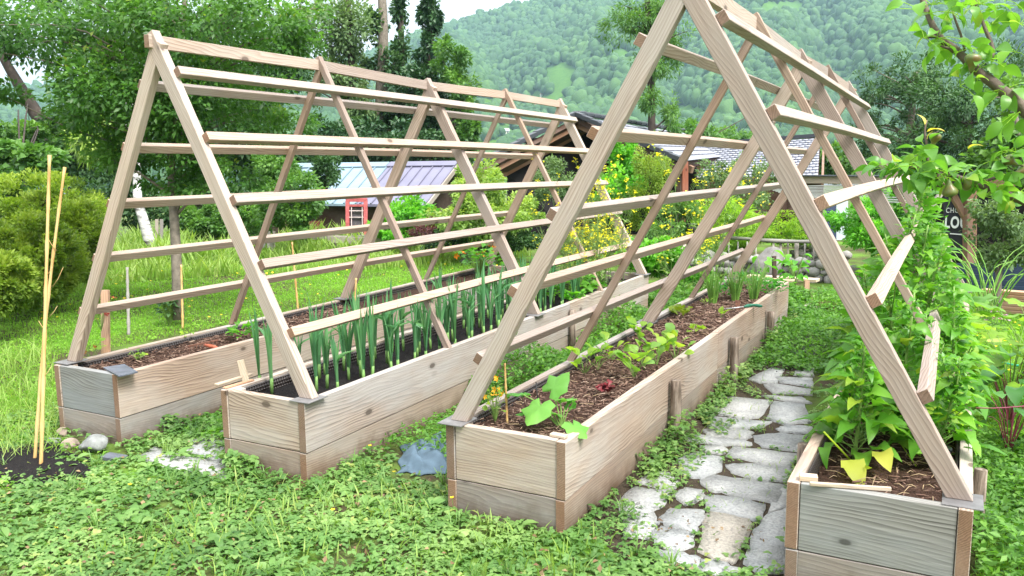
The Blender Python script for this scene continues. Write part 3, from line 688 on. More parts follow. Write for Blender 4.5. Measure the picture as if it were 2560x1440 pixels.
# ================================================================ mountain with its forest
def az_of(px): return YAW + math.atan((px-1280)/F)
def el_of(py): return math.atan((720-py)/F) - PIT
skx = [-1500, -300, 0, 450, 905, 1110, 1200, 1300, 1480, 1700, 2000, 2600, 3800]; sky_ = [330, 262, 245, 215, 152, 78, 48, 22, -14, -60, -75, -60, 60]
RID = 1250.0
def ridge(az):
    a = np.interp(az, [az_of(x) for x in skx], [1.7+RID*math.tan(el_of(y))*1.0 for y in sky_]); return a
def mh(az, r):
    zr = ridge(az); u = np.clip((r-430)/(RID-430), 0, 1.15); s = u**1.25
    base = -11.0
    z = base + (zr-base)*s
    z += (18*np.sin(az*37+r*.004)*np.sin(u*3.1)+9*np.sin(az*71+1+r*.009)*np.sin(u*3.1) + 6*np.sin(r*.021+az*25)*np.sin(np.clip(u, 0, 1)*3.1))*np.clip(u*2.5, 0, 1)
    z = np.where(r > RID, z - (r-RID)*.35, z)
    return z
azs = np.linspace(az_of(-900), az_of(3500), 240); rs = np.linspace(415, 1560, 120)
AZ, RS = np.meshgrid(azs, rs, indexing='ij'); MZ = mh(AZ, RS); V = np.stack([RS*np.sin(AZ), RS*np.cos(AZ), MZ], 2).reshape(-1, 3)
i = np.arange(240*120).reshape(240, 120); Q = np.stack([i[:-1, :-1], i[1:, :-1], i[1:, 1:], i[:-1, 1:]], 2).reshape(-1, 4)
t = NT('alpine_meadow'); v = t.coord('Object'); f = t.noise(v, .02, 5, .6); f2 = t.noise(v, .3, 4, .6)
MM = t.bsdf(t.mix(.35, t.ramp(f, [(.3, (.035, .095, .015)), (.7, (.075, .17, .022))]), t.ramp(f2, [(.3, (.03, .07, .02)), (.7, (.11, .20, .04))])), .95, None, .05)
mt = link('mountain', np_mesh('mountain', V, Q[:, ::-1], smooth=True), MM); tag(mt, kind='structure')
def hillpt(px, py):                          # where a photo ray meets the mountainside
    d = ray(px, py); az = math.atan2(d.x, d.y); hz = math.hypot(d.x, d.y)
    for r in np.arange(430, 1400, 2.0):
        if CAM.z + d.z/hz*r < mh(np.array(az), np.array(r)): return Vector((r*math.sin(az), r*math.cos(az), float(mh(np.array(az), np.array(r)))))
    return None
FOREST = leafmat('forest_crown', (.011, .038, .013), (.03, .085, .024), (.085, .175, .036), .0, .8)
clear = [(1404, 200, 42, 38), (1710, 288, 62, 24), (1240, 262, 70, 16), (1190, 375, 60, 24), (1300, 350, 50, 14), (1370, 262, 52, 26), (1955, 22, 60, 18), (1262, 325, 26, 14), (1750, 160, 25, 8), (1480, 390, 80, 14), (1860, 300, 60, 14), (2100, 120, 60, 10)]
def project(P):
    d = P-np.array(CAM); z = d@np.array(fw); return 1280+F*(d@np.array(rt2))/z, 720-F*(d@np.array(up2))/z, z
N = 30000; a_ = RNG.uniform(az_of(-250), az_of(2800), N); u_ = RNG.random(N); r_ = 440+830*u_**.85
Z = mh(a_, r_); P = np.stack([r_*np.sin(a_), r_*np.cos(a_), Z], 1); px, py, _ = project(P)
keep = np.ones(N, bool)
for cx, cy, rx, ry in clear:
    dd = np.abs((px-cx)/rx)**3.5 + np.abs((py-cy)/ry)**3.5 + .12*np.sin(px*.11)+.1*np.sin(py*.17); keep &= dd > 1
P = P[keep]; a_ = a_[keep]
BM = bmesh.new(); bmesh.ops.create_icosphere(BM, subdivisions=2, radius=1); BM.verts.ensure_lookup_table()
iv = np.array([v.co[:] for v in BM.verts]); if_ = [np.array([[v.index for v in f.verts] for f in BM.faces])]; BM.free()
fp = []
for k in range(6):
    rg = np.random.default_rng(k); nv = iv*(1+.20*np.sin(iv@rg.normal(0, 3.2, 3)+k)[:, None] + .14*np.sin(iv@rg.normal(0, 7, 3))[:, None]+rg.normal(0, .06, (len(iv), 1)))
    sel = np.arange(len(P)) % 6 == k; Pk = P[sel].copy(); n = len(Pk); s = RNG.uniform(2.5, 4.9, n)*(1+.35*(RNG.random(n) < .12)); tallf = RNG.uniform(.9, 1.45, n)
    Pk[:, 2] += s*tallf*.75
    patchy = .5+.33*vnoise(Pk[:, 0], Pk[:, 1], .016, k*0+1)+RNG.normal(0, .2, n)
    fp.append(batch((nv, if_), Pk, rzmat(RNG.random(n)*6.28), np.stack([s, s, s*tallf], 1), np.clip(patchy, 0, 1)))
fo = leafy('forest', fp, FOREST, smooth=False); tag(fo, 'dense mixed forest covering the far mountainside', 'forest', kind='stuff')
# haze
hz_ = 640.0
hb = box('haze', (-1900, -60, -60), (1500, 1750, 420), bpy.data.materials.new('haze_air')); hm = hb.data.materials[0]; hm.use_nodes = True; q = hm.node_tree; q.nodes.clear()
vo = q.nodes.new('ShaderNodeVolumePrincipled'); vo.inputs['Color'].default_value = (.55, .80, 1.0, 1); vo.inputs['Density'].default_value = .00021; vo.inputs['Anisotropy'].default_value = .1
oo = q.nodes.new('ShaderNodeOutputMaterial'); q.links.new(vo.outputs[0], oo.inputs['Volume']); tag(hb, 'pale blue haze in the air over the whole valley', 'haze', kind='stuff')
# ================================================================ trees and shrubs
RT = np.array((rt.x, rt.y, 0.)); FH = np.array((fw.x, fw.y, 0.)); FH /= np.linalg.norm(FH)
def clumps(els, n, smin, smax, tm, sub=22, shell=.62, cr=.30, droop=.25, up=.2, shade=0):
    """leaves in sub-clumps spread over ellipsoids measured in the photo: (px,py,rpx,rpy,depth,rd)"""
    w = np.array([e[2]*e[3]*e[4]**2 for e in els], float); w /= w.sum(); out = []; cents = []
    for e, ww in zip(els, w):
        px, py, rx, ry, dp, rd = e; c = np.array(AT(px, py, dp)); a, b = rx*dp/F, ry*dp/F
        k = max(4, int(sub*len(els)*ww+.5)); d = RNG.normal(size=(k, 3)); d /= np.linalg.norm(d, axis=1, keepdims=True)
        rad_ = shell + (1-shell)*RNG.random(k)[:, None]*1.0; rad_ *= np.where(RNG.random(k)[:, None] < .3, .55, 1)
        q = d*rad_; cc = c + q[:, :1]*a*RT + q[:, 1:2]*rd*FH + q[:, 2:]*np.array([0, 0, b]); cents.append(cc)
        m = int(n*ww); j = RNG.integers(0, k, m); cs = cr*(.6+.8*RNG.random(k))
        g = RNG.normal(size=(m, 3)); g /= np.linalg.norm(g, axis=1, keepdims=True); g *= (RNG.random(m)**.4)[:, None]
        sc3 = (g[:, :1]*a*RT + g[:, 1:2]*max(rd*.8, .05)*FH + g[:, 2:]*np.array([0, 0, b]))*cs[j][:, None]
        P = cc[j] + sc3
        o = P - c; o /= np.maximum(np.linalg.norm(o, axis=1, keepdims=True), 1e-6)
        D = o*.6 + g*.5 + RNG.normal(0, .45, (m, 3)); D[:, 2] += up - droop
        R = frames(D, RNG.normal(0, .7, m))
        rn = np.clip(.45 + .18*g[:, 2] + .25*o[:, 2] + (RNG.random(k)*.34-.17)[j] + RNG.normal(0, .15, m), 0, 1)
        out.append(batch(tm, P, R, RNG.uniform(smin, smax, m), rn))
    return out, np.vstack(cents)
def cards(els, cents, trunk, mat, parent, r0, r1, limbs=14, rl=.3):
    """trunk along photo pixels (px,py,depth) plus limbs reaching into the clumps"""
    path = np.array([tuple(AT(*p)) for p in trunk]); path = curve_pts(path, 14)
    pr = [tube_arr(path, np.linspace(r0, r1, 14), 9)]
    if limbs and len(cents):
        up_ = cents[RNG.permutation(len(cents))[:limbs]]
        for c in up_:
            d = np.linalg.norm(path-c, axis=1); i = int(np.argmin(d + np.clip(path[:, 2]-c[2], 0, 99)*2)); i = min(max(i-1, 2), 12); a = path[i]
            ln = np.linalg.norm(c-a)
            if ln < .05: continue
            mid = a*.5+c*.5 + np.array([0, 0, ln*.10]) + RNG.normal(0, ln*.05, 3)
            r = np.interp(i, [0, 13], [r0, r1])*rl+.004
            pr.append(tube_arr(curve_pts([a, mid, c], 7), np.linspace(r, r*.25, 7), 5))
    return leafy('trunk', pr, mat, parent, True)
def veg(name, label, cat, els, n, s, tm, mat, trunk=None, bark=None, r=(.05, .02), group=None, limbs=14, crown='crown', **k):
    e0 = els[0]; b = AT(trunk[0][0], trunk[0][1], trunk[0][2]) if trunk else AT(e0[0], e0[1]+e0[3], e0[4])
    root = empty(name, b, label=label, cat=cat, group=group)
    out, cents = clumps(els, n, s[0], s[1], tm, **k)
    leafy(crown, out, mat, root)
    if trunk: cards(els, cents, trunk, bark, root, r[0], r[1], limbs)
    return root
BARK = simple('grey_bark', (.17, .145, .115), .9, .4, 14, .9)
BARKD = simple('dark_bark', (.045, .035, .028), .9, .4, 8, .9)
BIRCH = NT('birch_bark'); v = BIRCH.coord('Object', (2, 2, 9)); f = BIRCH.noise(v, 1.3, 5, .7); BIRCH = BIRCH.bsdf(BIRCH.ramp(f, [(.4, (.06, .055, .05)), (.52, (.42, .41, .39)), (.7, (.62, .61, .58))]), .8)
L_PLUM = leafmat('plum_leaf', (.03, .09, .02), (.075, .185, .04), (.17, .33, .06), .45, .4, (.45, .48, .06))
L_DARK = leafmat('dark_tree_leaf', (.015, .048, .016), (.038, .10, .03), (.09, .18, .05), .25, .6)
L_MID = leafmat('mid_tree_leaf', (.035, .105, .022), (.08, .19, .038), (.18, .33, .06), .35, .5)
L_GREYG = leafmat('grey_green_leaf', (.06, .12, .04), (.125, .21, .08), (.26, .36, .15), .3, .6)
L_LIME = leafmat('lime_leaf', (.09, .2, .02), (.21, .38, .035), (.42, .58, .07), .5, .5)
L_YG = leafmat('yellow_green_leaf', (.08, .18, .03), (.2, .33, .06), (.42, .5, .12), .4, .5)
L_BRIGHT = leafmat('bright_leaf', (.05, .20, .015), (.11, .36, .03), (.24, .52, .06), .45, .4)
L_THUJA = leafmat('thuja_leaf', (.07, .14, .018), (.17, .27, .03), (.36, .44, .07), .4, .6)
L_IVY = leafmat('ivy_leaf', (.016, .05, .02), (.035, .095, .035), (.08, .165, .055), .15, .4)
L_RED = leafmat('purple_leaf', (.05, .015, .018), (.11, .035, .04), (.2, .08, .08), .3, .5)
FROND = leaf5(.34, .05, .25)
TB = 'trees behind the garden'
SH = 'garden shrubs between the lawn and the sheds'
# --- near plum tree behind the left trellis
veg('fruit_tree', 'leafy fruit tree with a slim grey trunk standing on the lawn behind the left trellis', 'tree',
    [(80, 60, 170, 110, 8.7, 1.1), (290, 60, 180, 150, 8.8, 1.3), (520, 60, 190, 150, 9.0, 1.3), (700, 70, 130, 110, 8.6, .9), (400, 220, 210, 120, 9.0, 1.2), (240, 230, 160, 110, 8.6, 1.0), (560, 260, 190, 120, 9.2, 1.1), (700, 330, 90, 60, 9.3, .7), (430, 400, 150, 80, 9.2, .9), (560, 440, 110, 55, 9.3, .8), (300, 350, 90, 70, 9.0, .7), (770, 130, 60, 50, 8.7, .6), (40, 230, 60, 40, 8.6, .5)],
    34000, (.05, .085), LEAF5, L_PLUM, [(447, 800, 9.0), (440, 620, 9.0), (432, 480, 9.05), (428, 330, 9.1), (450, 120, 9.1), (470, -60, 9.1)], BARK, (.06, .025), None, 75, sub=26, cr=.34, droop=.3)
# --- far left: dark leaning tree, tangled branches, broad mass
veg('leaning_tree', 'dark leaning tree with bare lower limbs at the left edge of the garden', 'tree',
    [(130, 0, 80, 40, 22, 2.5), (220, 350, 90, 80, 22, 2), (40, 360, 70, 50, 24, 2)], 6500, (.10, .2), LEAF5, L_DARK, [(210, 520, 22), (150, 380, 22), (70, 250, 22), (0, 130, 22)], BARKD, (.28, .1), TB, 22)
veg('broadleaf_tree', 'mid-green broadleaf tree filling the left edge behind the clipped bushes', 'tree',
    [(70, 400, 90, 50, 14, 1.2), (-10, 470, 90, 80, 15, 1.4), (60, 340, 70, 40, 20, 1.5)], 7000, (.09, .16), LEAF5W, L_MID, [(60, 560, 15), (50, 420, 15)], BARKD, (.1, .05), TB, 10)
veg('birch_tree', 'birch with peeling white trunk leaning behind the fruit tree', 'tree',
    [(330, 90, 120, 110, 19, 2), (290, 250, 110, 80, 19, 1.6)], 8000, (.07, .13), LEAF5, L_MID, [(378, 620, 16), (362, 560, 16), (345, 500, 16.2), (342, 420, 16.5), (335, 200, 17)], BIRCH, (.11, .06), TB, 8)
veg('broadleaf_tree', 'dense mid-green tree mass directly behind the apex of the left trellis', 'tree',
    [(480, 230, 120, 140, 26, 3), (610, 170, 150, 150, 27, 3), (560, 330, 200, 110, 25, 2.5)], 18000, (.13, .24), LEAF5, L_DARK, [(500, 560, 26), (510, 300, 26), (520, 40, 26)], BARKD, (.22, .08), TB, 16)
veg('hedge', 'dark evergreen hedge running behind the fruit tree trunk', 'hedge',
    [(300, 500, 130, 70, 19, 1), (520, 500, 150, 75, 19, 1), (680, 470, 110, 80, 20, 1), (250, 400, 140, 60, 21, 1)], 15000, (.08, .16), LEAF5, L_DARK, None, None, crown='foliage')
veg('palm_shrub', 'pale palm-like shrub in the hedge between the leaning tree and the trellis', 'shrub',
    [(240, 350, 34, 34, 13, .4)], 700, (.18, .34), leaf5(.12, .03, .4), L_YG, [(245, 400, 13), (242, 360, 13)], BARKD, (.04, .03), None, 0)
# --- row of tall trees behind the metal-roofed shed
veg('tall_tree', 'tall airy grey-green tree left of the bare-trunked conifer', 'tree',
    [(860, 60, 70, 110, 30, 1.6), (830, 180, 70, 90, 30, 1.6), (890, 250, 60, 70, 30, 1.4), (760, 60, 50, 80, 31, 1.5)], 9000, (.12, .22), LEAF5, L_GREYG, [(872, 420, 30), (880, 200, 30), (865, -40, 30)], BARKD, (.2, .1), TB, 16, shell=.3, cr=.35)
veg('conifer', 'bare-trunked conifer with ragged ivy against the sky', 'tree',
    [(985, 180, 42, 60, 31, 1), (945, 160, 40, 40, 31, 1), (940, 60, 30, 50, 31, .8), (985, 290, 70, 50, 31, 1.4), (910, 330, 60, 60, 30, 1.4)], 5200, (.12, .24), LEAF5, L_DARK, [(955, 440, 31), (953, 250, 31), (958, 80, 31), (952, -60, 31)], BARK, (.27, .14), TB, 20, shell=.2)
veg('conifer', 'thin dark conifer pole just right of the bare-trunked one', 'tree',
    [(1003, 20, 22, 60, 33, .7), (1000, 130, 26, 60, 33, .8)], 2200, (.12, .24), LEAF5, L_DARK, [(1010, 400, 33), (1003, 100, 33), (1000, -50, 33)], BARKD, (.16, .08), TB, 12, shell=.2)
veg('ivy_clad_tree', 'ivy-clad dark tree rising from a bushy green base at the foot of the mountain', 'tree',
    [(1078, 20, 36, 60, 30, .9), (1070, 110, 34, 50, 30, .9), (1060, 180, 52, 50, 30, 1.2), (1060, 240, 80, 60, 30, 1.6), (1100, 300, 90, 60, 30, 1.6)], 13000, (.11, .22), LEAF5, L_IVY, [(1070, 430, 30), (1072, 200, 30), (1082, -50, 30)], BARKD, (.22, .09), TB, 16, shell=.35)
veg('broadleaf_tree', 'bright green broadleaf tree edge right of the ivy-clad tree', 'tree',
    [(1130, 150, 44, 55, 28, 1.2), (1150, 220, 40, 60, 28, 1.2), (1160, 330, 38, 70, 28, 1.2), (1120, 400, 60, 40, 28, 1.2)], 8000, (.11, .2), LEAF5, L_MID, [(1130, 450, 28), (1135, 200, 28)], BARKD, (.14, .06), TB, 10)
veg('hedge', 'deep dark evergreen understorey behind the metal-roofed shed', 'hedge',
    [(850, 350, 110, 60, 27, 1.2), (980, 370, 110, 60, 27, 1.2), (1090, 385, 90, 50, 27, 1.2), (760, 400, 80, 60, 26, 1)], 13000, (.11, .22), LEAF5, L_IVY, None, None, crown='foliage')
# --- ash in the middle and trees on the right
veg('ash_tree', 'slender ash with hanging bright clusters between the two trellis tops', 'tree',
    [(1590, 60, 85, 60, 24, 1.2), (1640, 20, 70, 40, 24, 1), (1680, 110, 50, 60, 24, 1), (1640, 170, 60, 40, 24, 1), (1625, 250, 42, 50, 24, .9), (1675, 300, 34, 70, 24, .8), (1655, 360, 40, 40, 24, .8)], 9500, (.09, .17), LEAF5N, L_MID, [(1630, 430, 24), (1628, 250, 24), (1616, -60, 24)], BARKD, (.13, .07), TB, 22, shell=.3, cr=.3, droop=.5)
veg('dead_branch_tree', 'dark tree with a tangle of bare grey branches right of the right trellis', 'tree',
    [(2180, 230, 70, 60, 22, 1.3), (2260, 200, 90, 60, 22, 1.5), (2170, 330, 60, 60, 22, 1.2), (2300, 290, 100, 80, 22, 1.5), (2180, 400, 70, 40, 22, 1)], 9000, (.07, .14), FROND, L_DARK, [(2270, 460, 22), (2275, 330, 22), (2290, 180, 22)], BARK, (.15, .05), TB, 46, shell=.3, cr=.24)
veg('yew_tree', 'broad dark green yew behind the pear branch', 'tree',
    [(2390, 250, 120, 90, 20, 1.6), (2470, 330, 120, 100, 20, 1.6), (2360, 360, 110, 70, 20, 1.5), (2540, 200, 70, 100, 21, 1.5), (2250, 420, 120, 34, 21, 1.2)], 17000, (.08, .15), FROND, L_DARK, [(2420, 470, 20), (2420, 300, 20)], BARKD, (.2, .1), TB, 20, cr=.3)
veg('broadleaf_tree', 'green tree peeking above the tiled wing roof, right of the far trellis end', 'tree',
    [(2090, 410, 50, 46, 25, 1), (1960, 352, 10, 6, 30, .4)], 2600, (.1, .18), LEAF5, L_MID, [(2090, 460, 25), (2090, 420, 25)], BARKD, (.1, .06), TB, 4)
veg('broadleaf_tree', 'low sunny-green trees in the valley right of the ash', 'tree',
    [(1760, 345, 36, 30, 45, 2), (1710, 330, 30, 34, 45, 2), (1830, 345, 60, 20, 60, 3)], 3500, (.2, .35), LEAF5, L_MID, [(1750, 400, 45), (1755, 350, 45)], BARKD, (.2, .1), TB, 3)
# --- four clipped thuja bushes at the left
TH_ = leaf5(.42, .05, .1)
for els, lab, n in (([(100, 550, 140, 112, 12.5, 1.1)], 'largest clipped yellow-green conifer bush, at the back of the group', 15000),
                    ([(200, 600, 55, 92, 11, .5)], 'darker clipped conifer bush at the right of the group', 7000),
                    ([(60, 655, 110, 108, 9.6, .9)], 'rounded clipped conifer bush in the middle of the group', 13000),
                    ([(-6, 712, 60, 70, 8.2, .5)], 'smallest clipped conifer bush, cut by the left edge', 6000)):
    veg('clipped_bush', lab, 'bush', els, n*2, (.04, .075), TH_, L_THUJA, [(els[0][0], els[0][1]+els[0][3]*.95, els[0][4]), (els[0][0], els[0][1], els[0][4])], BARKD, (.05, .03), 'clipped conifer bushes at the left', 6, sub=150, shell=.92, cr=.16, droop=-.1, crown='foliage')
# --- shrubs in the middle distance
for els, n, s, tm, m, lab in (
    ([(740, 480, 80, 60, 15, .8), (720, 550, 70, 50, 15, .8), (680, 430, 60, 50, 15.5, .8)], 8000, (.06, .11), LEAF5, L_MID, 'light green loose shrub just right of the fruit tree trunk'),
    ([(815, 430, 38, 44, 17, .6)], 3000, (.05, .1), LEAF5, L_DARK, 'small blue-green tree in front of the pale metal roof'),
    ([(1010, 545, 66, 52, 15.5, .7), (965, 575, 40, 24, 15, .5)], 5000, (.07, .12), LEAF5, L_BRIGHT, 'rounded glossy laurel right of the red window frame'),
    ([(1190, 470, 75, 60, 14, .8), (1170, 530, 110, 60, 14, .9), (1290, 540, 80, 60, 14, .8)], 13000, (.05, .09), LEAF5, L_YG, 'large pale yellow-green shrub in front of the chalet'),
    ([(1395, 455, 62, 54, 17, .7)], 4500, (.04, .08), LEAF5, L_GREYG, 'dark grey-green clipped shrub under the chalet gable'),
    ([(1565, 400, 42, 52, 16, .6), (1540, 480, 60, 60, 15.5, .7)], 4500, (.06, .11), LEAF5W, L_BRIGHT, 'leafy bright green climber at the chalet corner'),
    ([(1625, 435, 56, 70, 15, .7), (1600, 510, 60, 60, 15, .7)], 9000, (.03, .06), TH_, L_THUJA, 'upright feathery thuja left of the red-boarded wall'),
    ([(1800, 440, 70, 40, 14.5, .6), (1880, 440, 70, 50, 14.5, .6), (1850, 500, 90, 40, 14.2, .6)], 6500, (.04, .07), LEAF5, L_GREYG, 'silvery shrub dotted with small yellow flowers before the tiled wing'),
    ([(1670, 590, 70, 60, 12.5, .6), (1700, 530, 50, 40, 13, .5), (1740, 650, 60, 30, 12.4, .5)], 8000, (.05, .1), LEAF5N, L_MID, 'dark feathery shrub behind the third trellis frame'),
    ([(1790, 525, 80, 34, 12.8, .6), (1840, 560, 80, 30, 12.8, .6), (1760, 580, 50, 30, 12.6, .4)], 7000, (.045, .085), LEAF5N, L_LIME, 'layered lime-yellow maple beside the black bucket'),
    ([(1940, 560, 70, 26, 13.6, .5), (1900, 590, 80, 22, 13.6, .5), (1990, 590, 50, 26, 13.6, .4), (1820, 610, 60, 24, 13.6, .4)], 7500, (.045, .085), LEAF5N, L_LIME, 'low lime-yellow maple spreading behind the rustic railing'),
    ([(2150, 545, 62, 40, 11.2, .6), (2180, 590, 66, 44, 11.2, .6), (2240, 530, 50, 60, 11.6, .5)], 9500, (.05, .085), FROND, L_BRIGHT, 'rounded vivid green maple seen through the right trellis'),
    ([(1080, 570, 48, 24, 14.5, .5)], 2400, (.05, .09), LEAF5N, L_RED, 'small purple-leaved maple below the laurel'),
    ([(600, 560, 90, 40, 17, .6), (500, 560, 60, 44, 17, .5)], 8000, (.06, .11), LEAF5, L_MID, 'mixed green bushes along the grey board fence'),
    ([(1260, 600, 90, 24, 14, .4), (1120, 600, 60, 20, 14, .4)], 4500, (.05, .09), LEAF5, L_DARK, 'low dark foliage at the foot of the pale shrub'),
    ([(1640, 640, 70, 40, 11.0, .5), (1740, 690, 40, 16, 10.8, .3)], 5000, (.06, .11), LEAF5, L_BRIGHT, 'fresh green perennials beyond the end of the leek bed')):
    veg('shrub', lab, 'shrub', els, n, s, tm, m, [(els[0][0], els[0][1]+els[0][3], els[0][4]), (els[0][0], els[0][1], els[0][4])], BARKD, (.03, .012), SH, 8, crown='foliage')
yb = leafmat('shrub_blossom', (.55, .42, .02), (.75, .6, .05), (.8, .7, .2), .2)
o_, _c = clumps([(1800, 435, 72, 42, 14.3, .7), (1880, 435, 74, 52, 14.3, .7), (1850, 500, 92, 42, 14.0, .7)], 150, .03, .05, LEAF5W)
s_ = [o for o in C.objects if o.get('label', '').startswith('silvery shrub')][0]; leafy('blossom', o_, yb, s_)
veg('apple_tree', 'small grey-green apple tree with a slim trunk in front of the black kiosk', 'tree',
    [(2500, 560, 62, 60, 8.0, .35), (2480, 640, 44, 46, 8.0, .3), (2545, 630, 50, 60, 8.0, .3), (2470, 520, 40, 40, 8.0, .25)], 3600, (.035, .06), LEAF5, L_GREYG,
    [(2494, 775, 8.0), (2497, 690, 8.0), (2510, 610, 8.0), (2520, 520, 8.0)], BARK, (.035, .014), None, 26, shell=.3)
veg('apple_tree', 'young apple tree with upright leafy shoots at the right edge', 'tree',
    [(2520, 340, 60, 60, 5.2, .25), (2480, 400, 50, 60, 5.2, .2), (2560, 430, 50, 70, 5.2, .2), (2530, 240, 40, 60, 5.6, .2)], 1700, (.035, .055), LEAF5W, L_MID,
    [(2600, 800, 5.2), (2580, 560, 5.2), (2545, 330, 5.2), (2530, 220, 5.2)], BARK, (.03, .008), None, 22, shell=.2)
# ================================================================ buildings
DW = wood('dark_stained_wood', (.025, .014, .01), (.06, .032, .022), (.10, .055, .038), greyamt=.1)
RW = wood('red_brown_wood', (.10, .03, .018), (.21, .07, .04), (.30, .11, .065), greyamt=.1)
OW = wood('old_grey_wood', (.13, .115, .10), (.27, .25, .22), (.40, .38, .35), greyamt=.4)
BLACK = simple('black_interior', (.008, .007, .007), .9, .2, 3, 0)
GLASS = simple('dusty_pane', (.10, .09, .10), .15, .3, 3, 0, .6)
def quad_slab(name, pts, th, mat, parent, thick_dir=(0, 0, -1)):
    n = [Vector(p) for p in pts]; d = Vector(thick_dir)*th
    bm = bmesh.new(); a = [bm.verts.new(p) for p in n]; b = [bm.verts.new(p+d) for p in n]
    bm.faces.new(a); bm.faces.new(b[::-1]); m = len(n)
    for i in range(m): bm.faces.new((a[i], b[i], b[(i+1) % m], a[(i+1) % m]))
    bmesh.ops.recalc_face_normals(bm, faces=bm.faces[:])
    c = sum(n, Vector())/m
    bmesh.ops.translate(bm, verts=bm.verts[:], vec=-c)
    return link(name, bm_mesh(bm), mat, parent, Matrix.Translation(c))
def metal(name, col): return simple(name, col, .6, .15, 1.2, .05, .3, .1)
PALE, VIOL = metal('pale_blue_sheet_metal', (.20, .28, .33)), metal('grey_violet_sheet_metal', (.17, .165, .23))
def tile_mat(name, a, b):
    t = NT(name); oi = t.n('ShaderNodeAttribute', attribute_name='rnd'); f = t.noise(t.coord('Object'), 9, 4, .6)
    return t.bsdf(t.mix(f, t.ramp(oi.outputs['Fac'], [(0, a), (1, b)]), tuple(x*.8 for x in a)), .42, t.bump(f, .2, .01), .5)
TILE = tile_mat('slate_grey_tile', (.27, .28, .33), (.40, .41, .47)); TILED = tile_mat('dark_tile', (.045, .05, .06), (.09, .095, .115))
def tiled(name, A, B, D, E_, rows, cols, mat, parent, th=.05):
    """overlapping tiles over the quad A(ridge l) B(ridge r) D(eave r) E(eave l)"""
    A, B, D, E_ = map(Vector, (A, B, D, E_)); n = (B-A).cross(E_-A).normalized()
    if n.z < 0: n = -n
    pt = []
    for r in range(rows):
        for c in range(cols):
            u0, u1 = c/cols, (c+1)/cols
            if r % 2: u0, u1 = min(1, u0+.5/cols), min(1, u1+.5/cols)
            if u1-u0 < .2/cols: continue
            v0, v1 = r/rows, (r+1.08)/rows
            f = lambda u, v: (A.lerp(B, u)).lerp(E_.lerp(D, u), v)
            g = .03*(u1-u0)
            P = [f(u0+g, v0), f(u1-g, v0), f(u1-g, v1)+n*.03, f(u0+g, v1)+n*.03]
            Vv = np.array([tuple(p) for p in P] + [tuple(p-n*.022) for p in P])
            pt.append((Vv, [np.array([(0, 1, 2, 3), (7, 6, 5, 4), (3, 2, 6, 7), (0, 4, 5, 1), (1, 5, 6, 2), (0, 3, 7, 4)])], np.full(8, random.random())))
    return leafy(name, pt, mat, parent)
# shed with metal roof
o = AT(950, 600, 19); sh = empty('shed', o, label='low wooden shed with a half pale, half violet-grey ribbed metal roof', cat='shed')
RA, RB_, EC, ED = AT(690, 417, 21.2), AT(1142, 411, 20.0), AT(1064, 512, 18.0), AT(600, 506, 19.0)
def lerp2(u, v): return RA.lerp(RB_, u).lerp(ED.lerp(EC, u), v)
us = .64
quad_slab('roof', [lerp2(0, 0), lerp2(us, 0), lerp2(us, 1), lerp2(0, 1)], .05, PALE, sh); quad_slab('roof', [lerp2(us, 0), lerp2(1, 0), lerp2(1, 1), lerp2(us, 1)], .053, VIOL, sh)
nrm = (RB_-RA).cross(ED-RA).normalized(); nrm = nrm if nrm.z > 0 else -nrm
for nm, u0, u1, m, k in (('roof_ribs', 0, us, PALE, 11), ('roof_ribs', us, 1, VIOL, 7)):
    pt = [tube_arr([tuple(lerp2(u, .06)+nrm*.012), tuple(lerp2(u, 1)+nrm*.012)], .022, 4) for u in np.linspace(u0+.02, u1-.005, k)]
    leafy(nm, pt, m, sh)
plank('ridge_cap', lerp2(0, 0)+Vector((0, 0, .02)), lerp2(us-.01, 0)+Vector((0, 0, .02)), nrm, .03, .32, (PALE, PALE), sh); plank('ridge_cap', lerp2(us-.005, 0)+Vector((0, 0, .024)), lerp2(1, 0)+Vector((0, 0, .024)), nrm, .03, .32, (VIOL, VIOL), sh)
FB = AT(1176, 452, 21.4); FA = FB+(RA-RB_)
quad_slab('roof', [RA, RB_, FB, FA], .05, VIOL, sh)
zb = -2.0
def wallq(name, p, q, zt0, zt1, zb, mat, parent, th=.1, back=True):
    a, b = Vector(p), Vector(q); d = (b-a); d.z = 0; n = Vector((-d.y, d.x, 0)).normalized()
    if n.dot(CAM-a) > 0: n = -n
    return quad_slab(name, [(a.x, a.y, zb), (b.x, b.y, zb), (b.x, b.y, zt1), (a.x, a.y, zt0)], th, mat, parent, n)
i_ = (RA-RB_).normalized()*.35
e1, e2 = EC+i_+ (RA-ED)*.1, ED+(RA-ED)*.1
wallq('wall', (e2.x, e2.y, 0), (e1.x, e1.y, 0), e2.z-.1, e1.z-.1, zb, DW, sh)
g1, g2, g3 = EC+i_, RB_+i_, FB+i_
quad_slab('gable', [(g1.x, g1.y, zb), (g3.x, g3.y, zb), (g3.x, g3.y, g3.z-.1), (g2.x, g2.y, g2.z-.1), (g1.x, g1.y, g1.z-.1)], .08, DW, sh, i_.normalized())
for k in range(6):
    p = AT(758+k*9, 545, 18.1); plank('board', (p.x, p.y, zb+.2), (p.x, p.y, AT(758, 553, 18.1).z), (rt.x, rt.y, 0), .07, .02, (RW, RW), sh)
plank('verge_board', RB_+Vector((0, 0, -.06))-i_*.05, EC+Vector((0, 0, -.06))-i_*.05, (0, 0, 1), .12, .03, (OW, OW), sh)
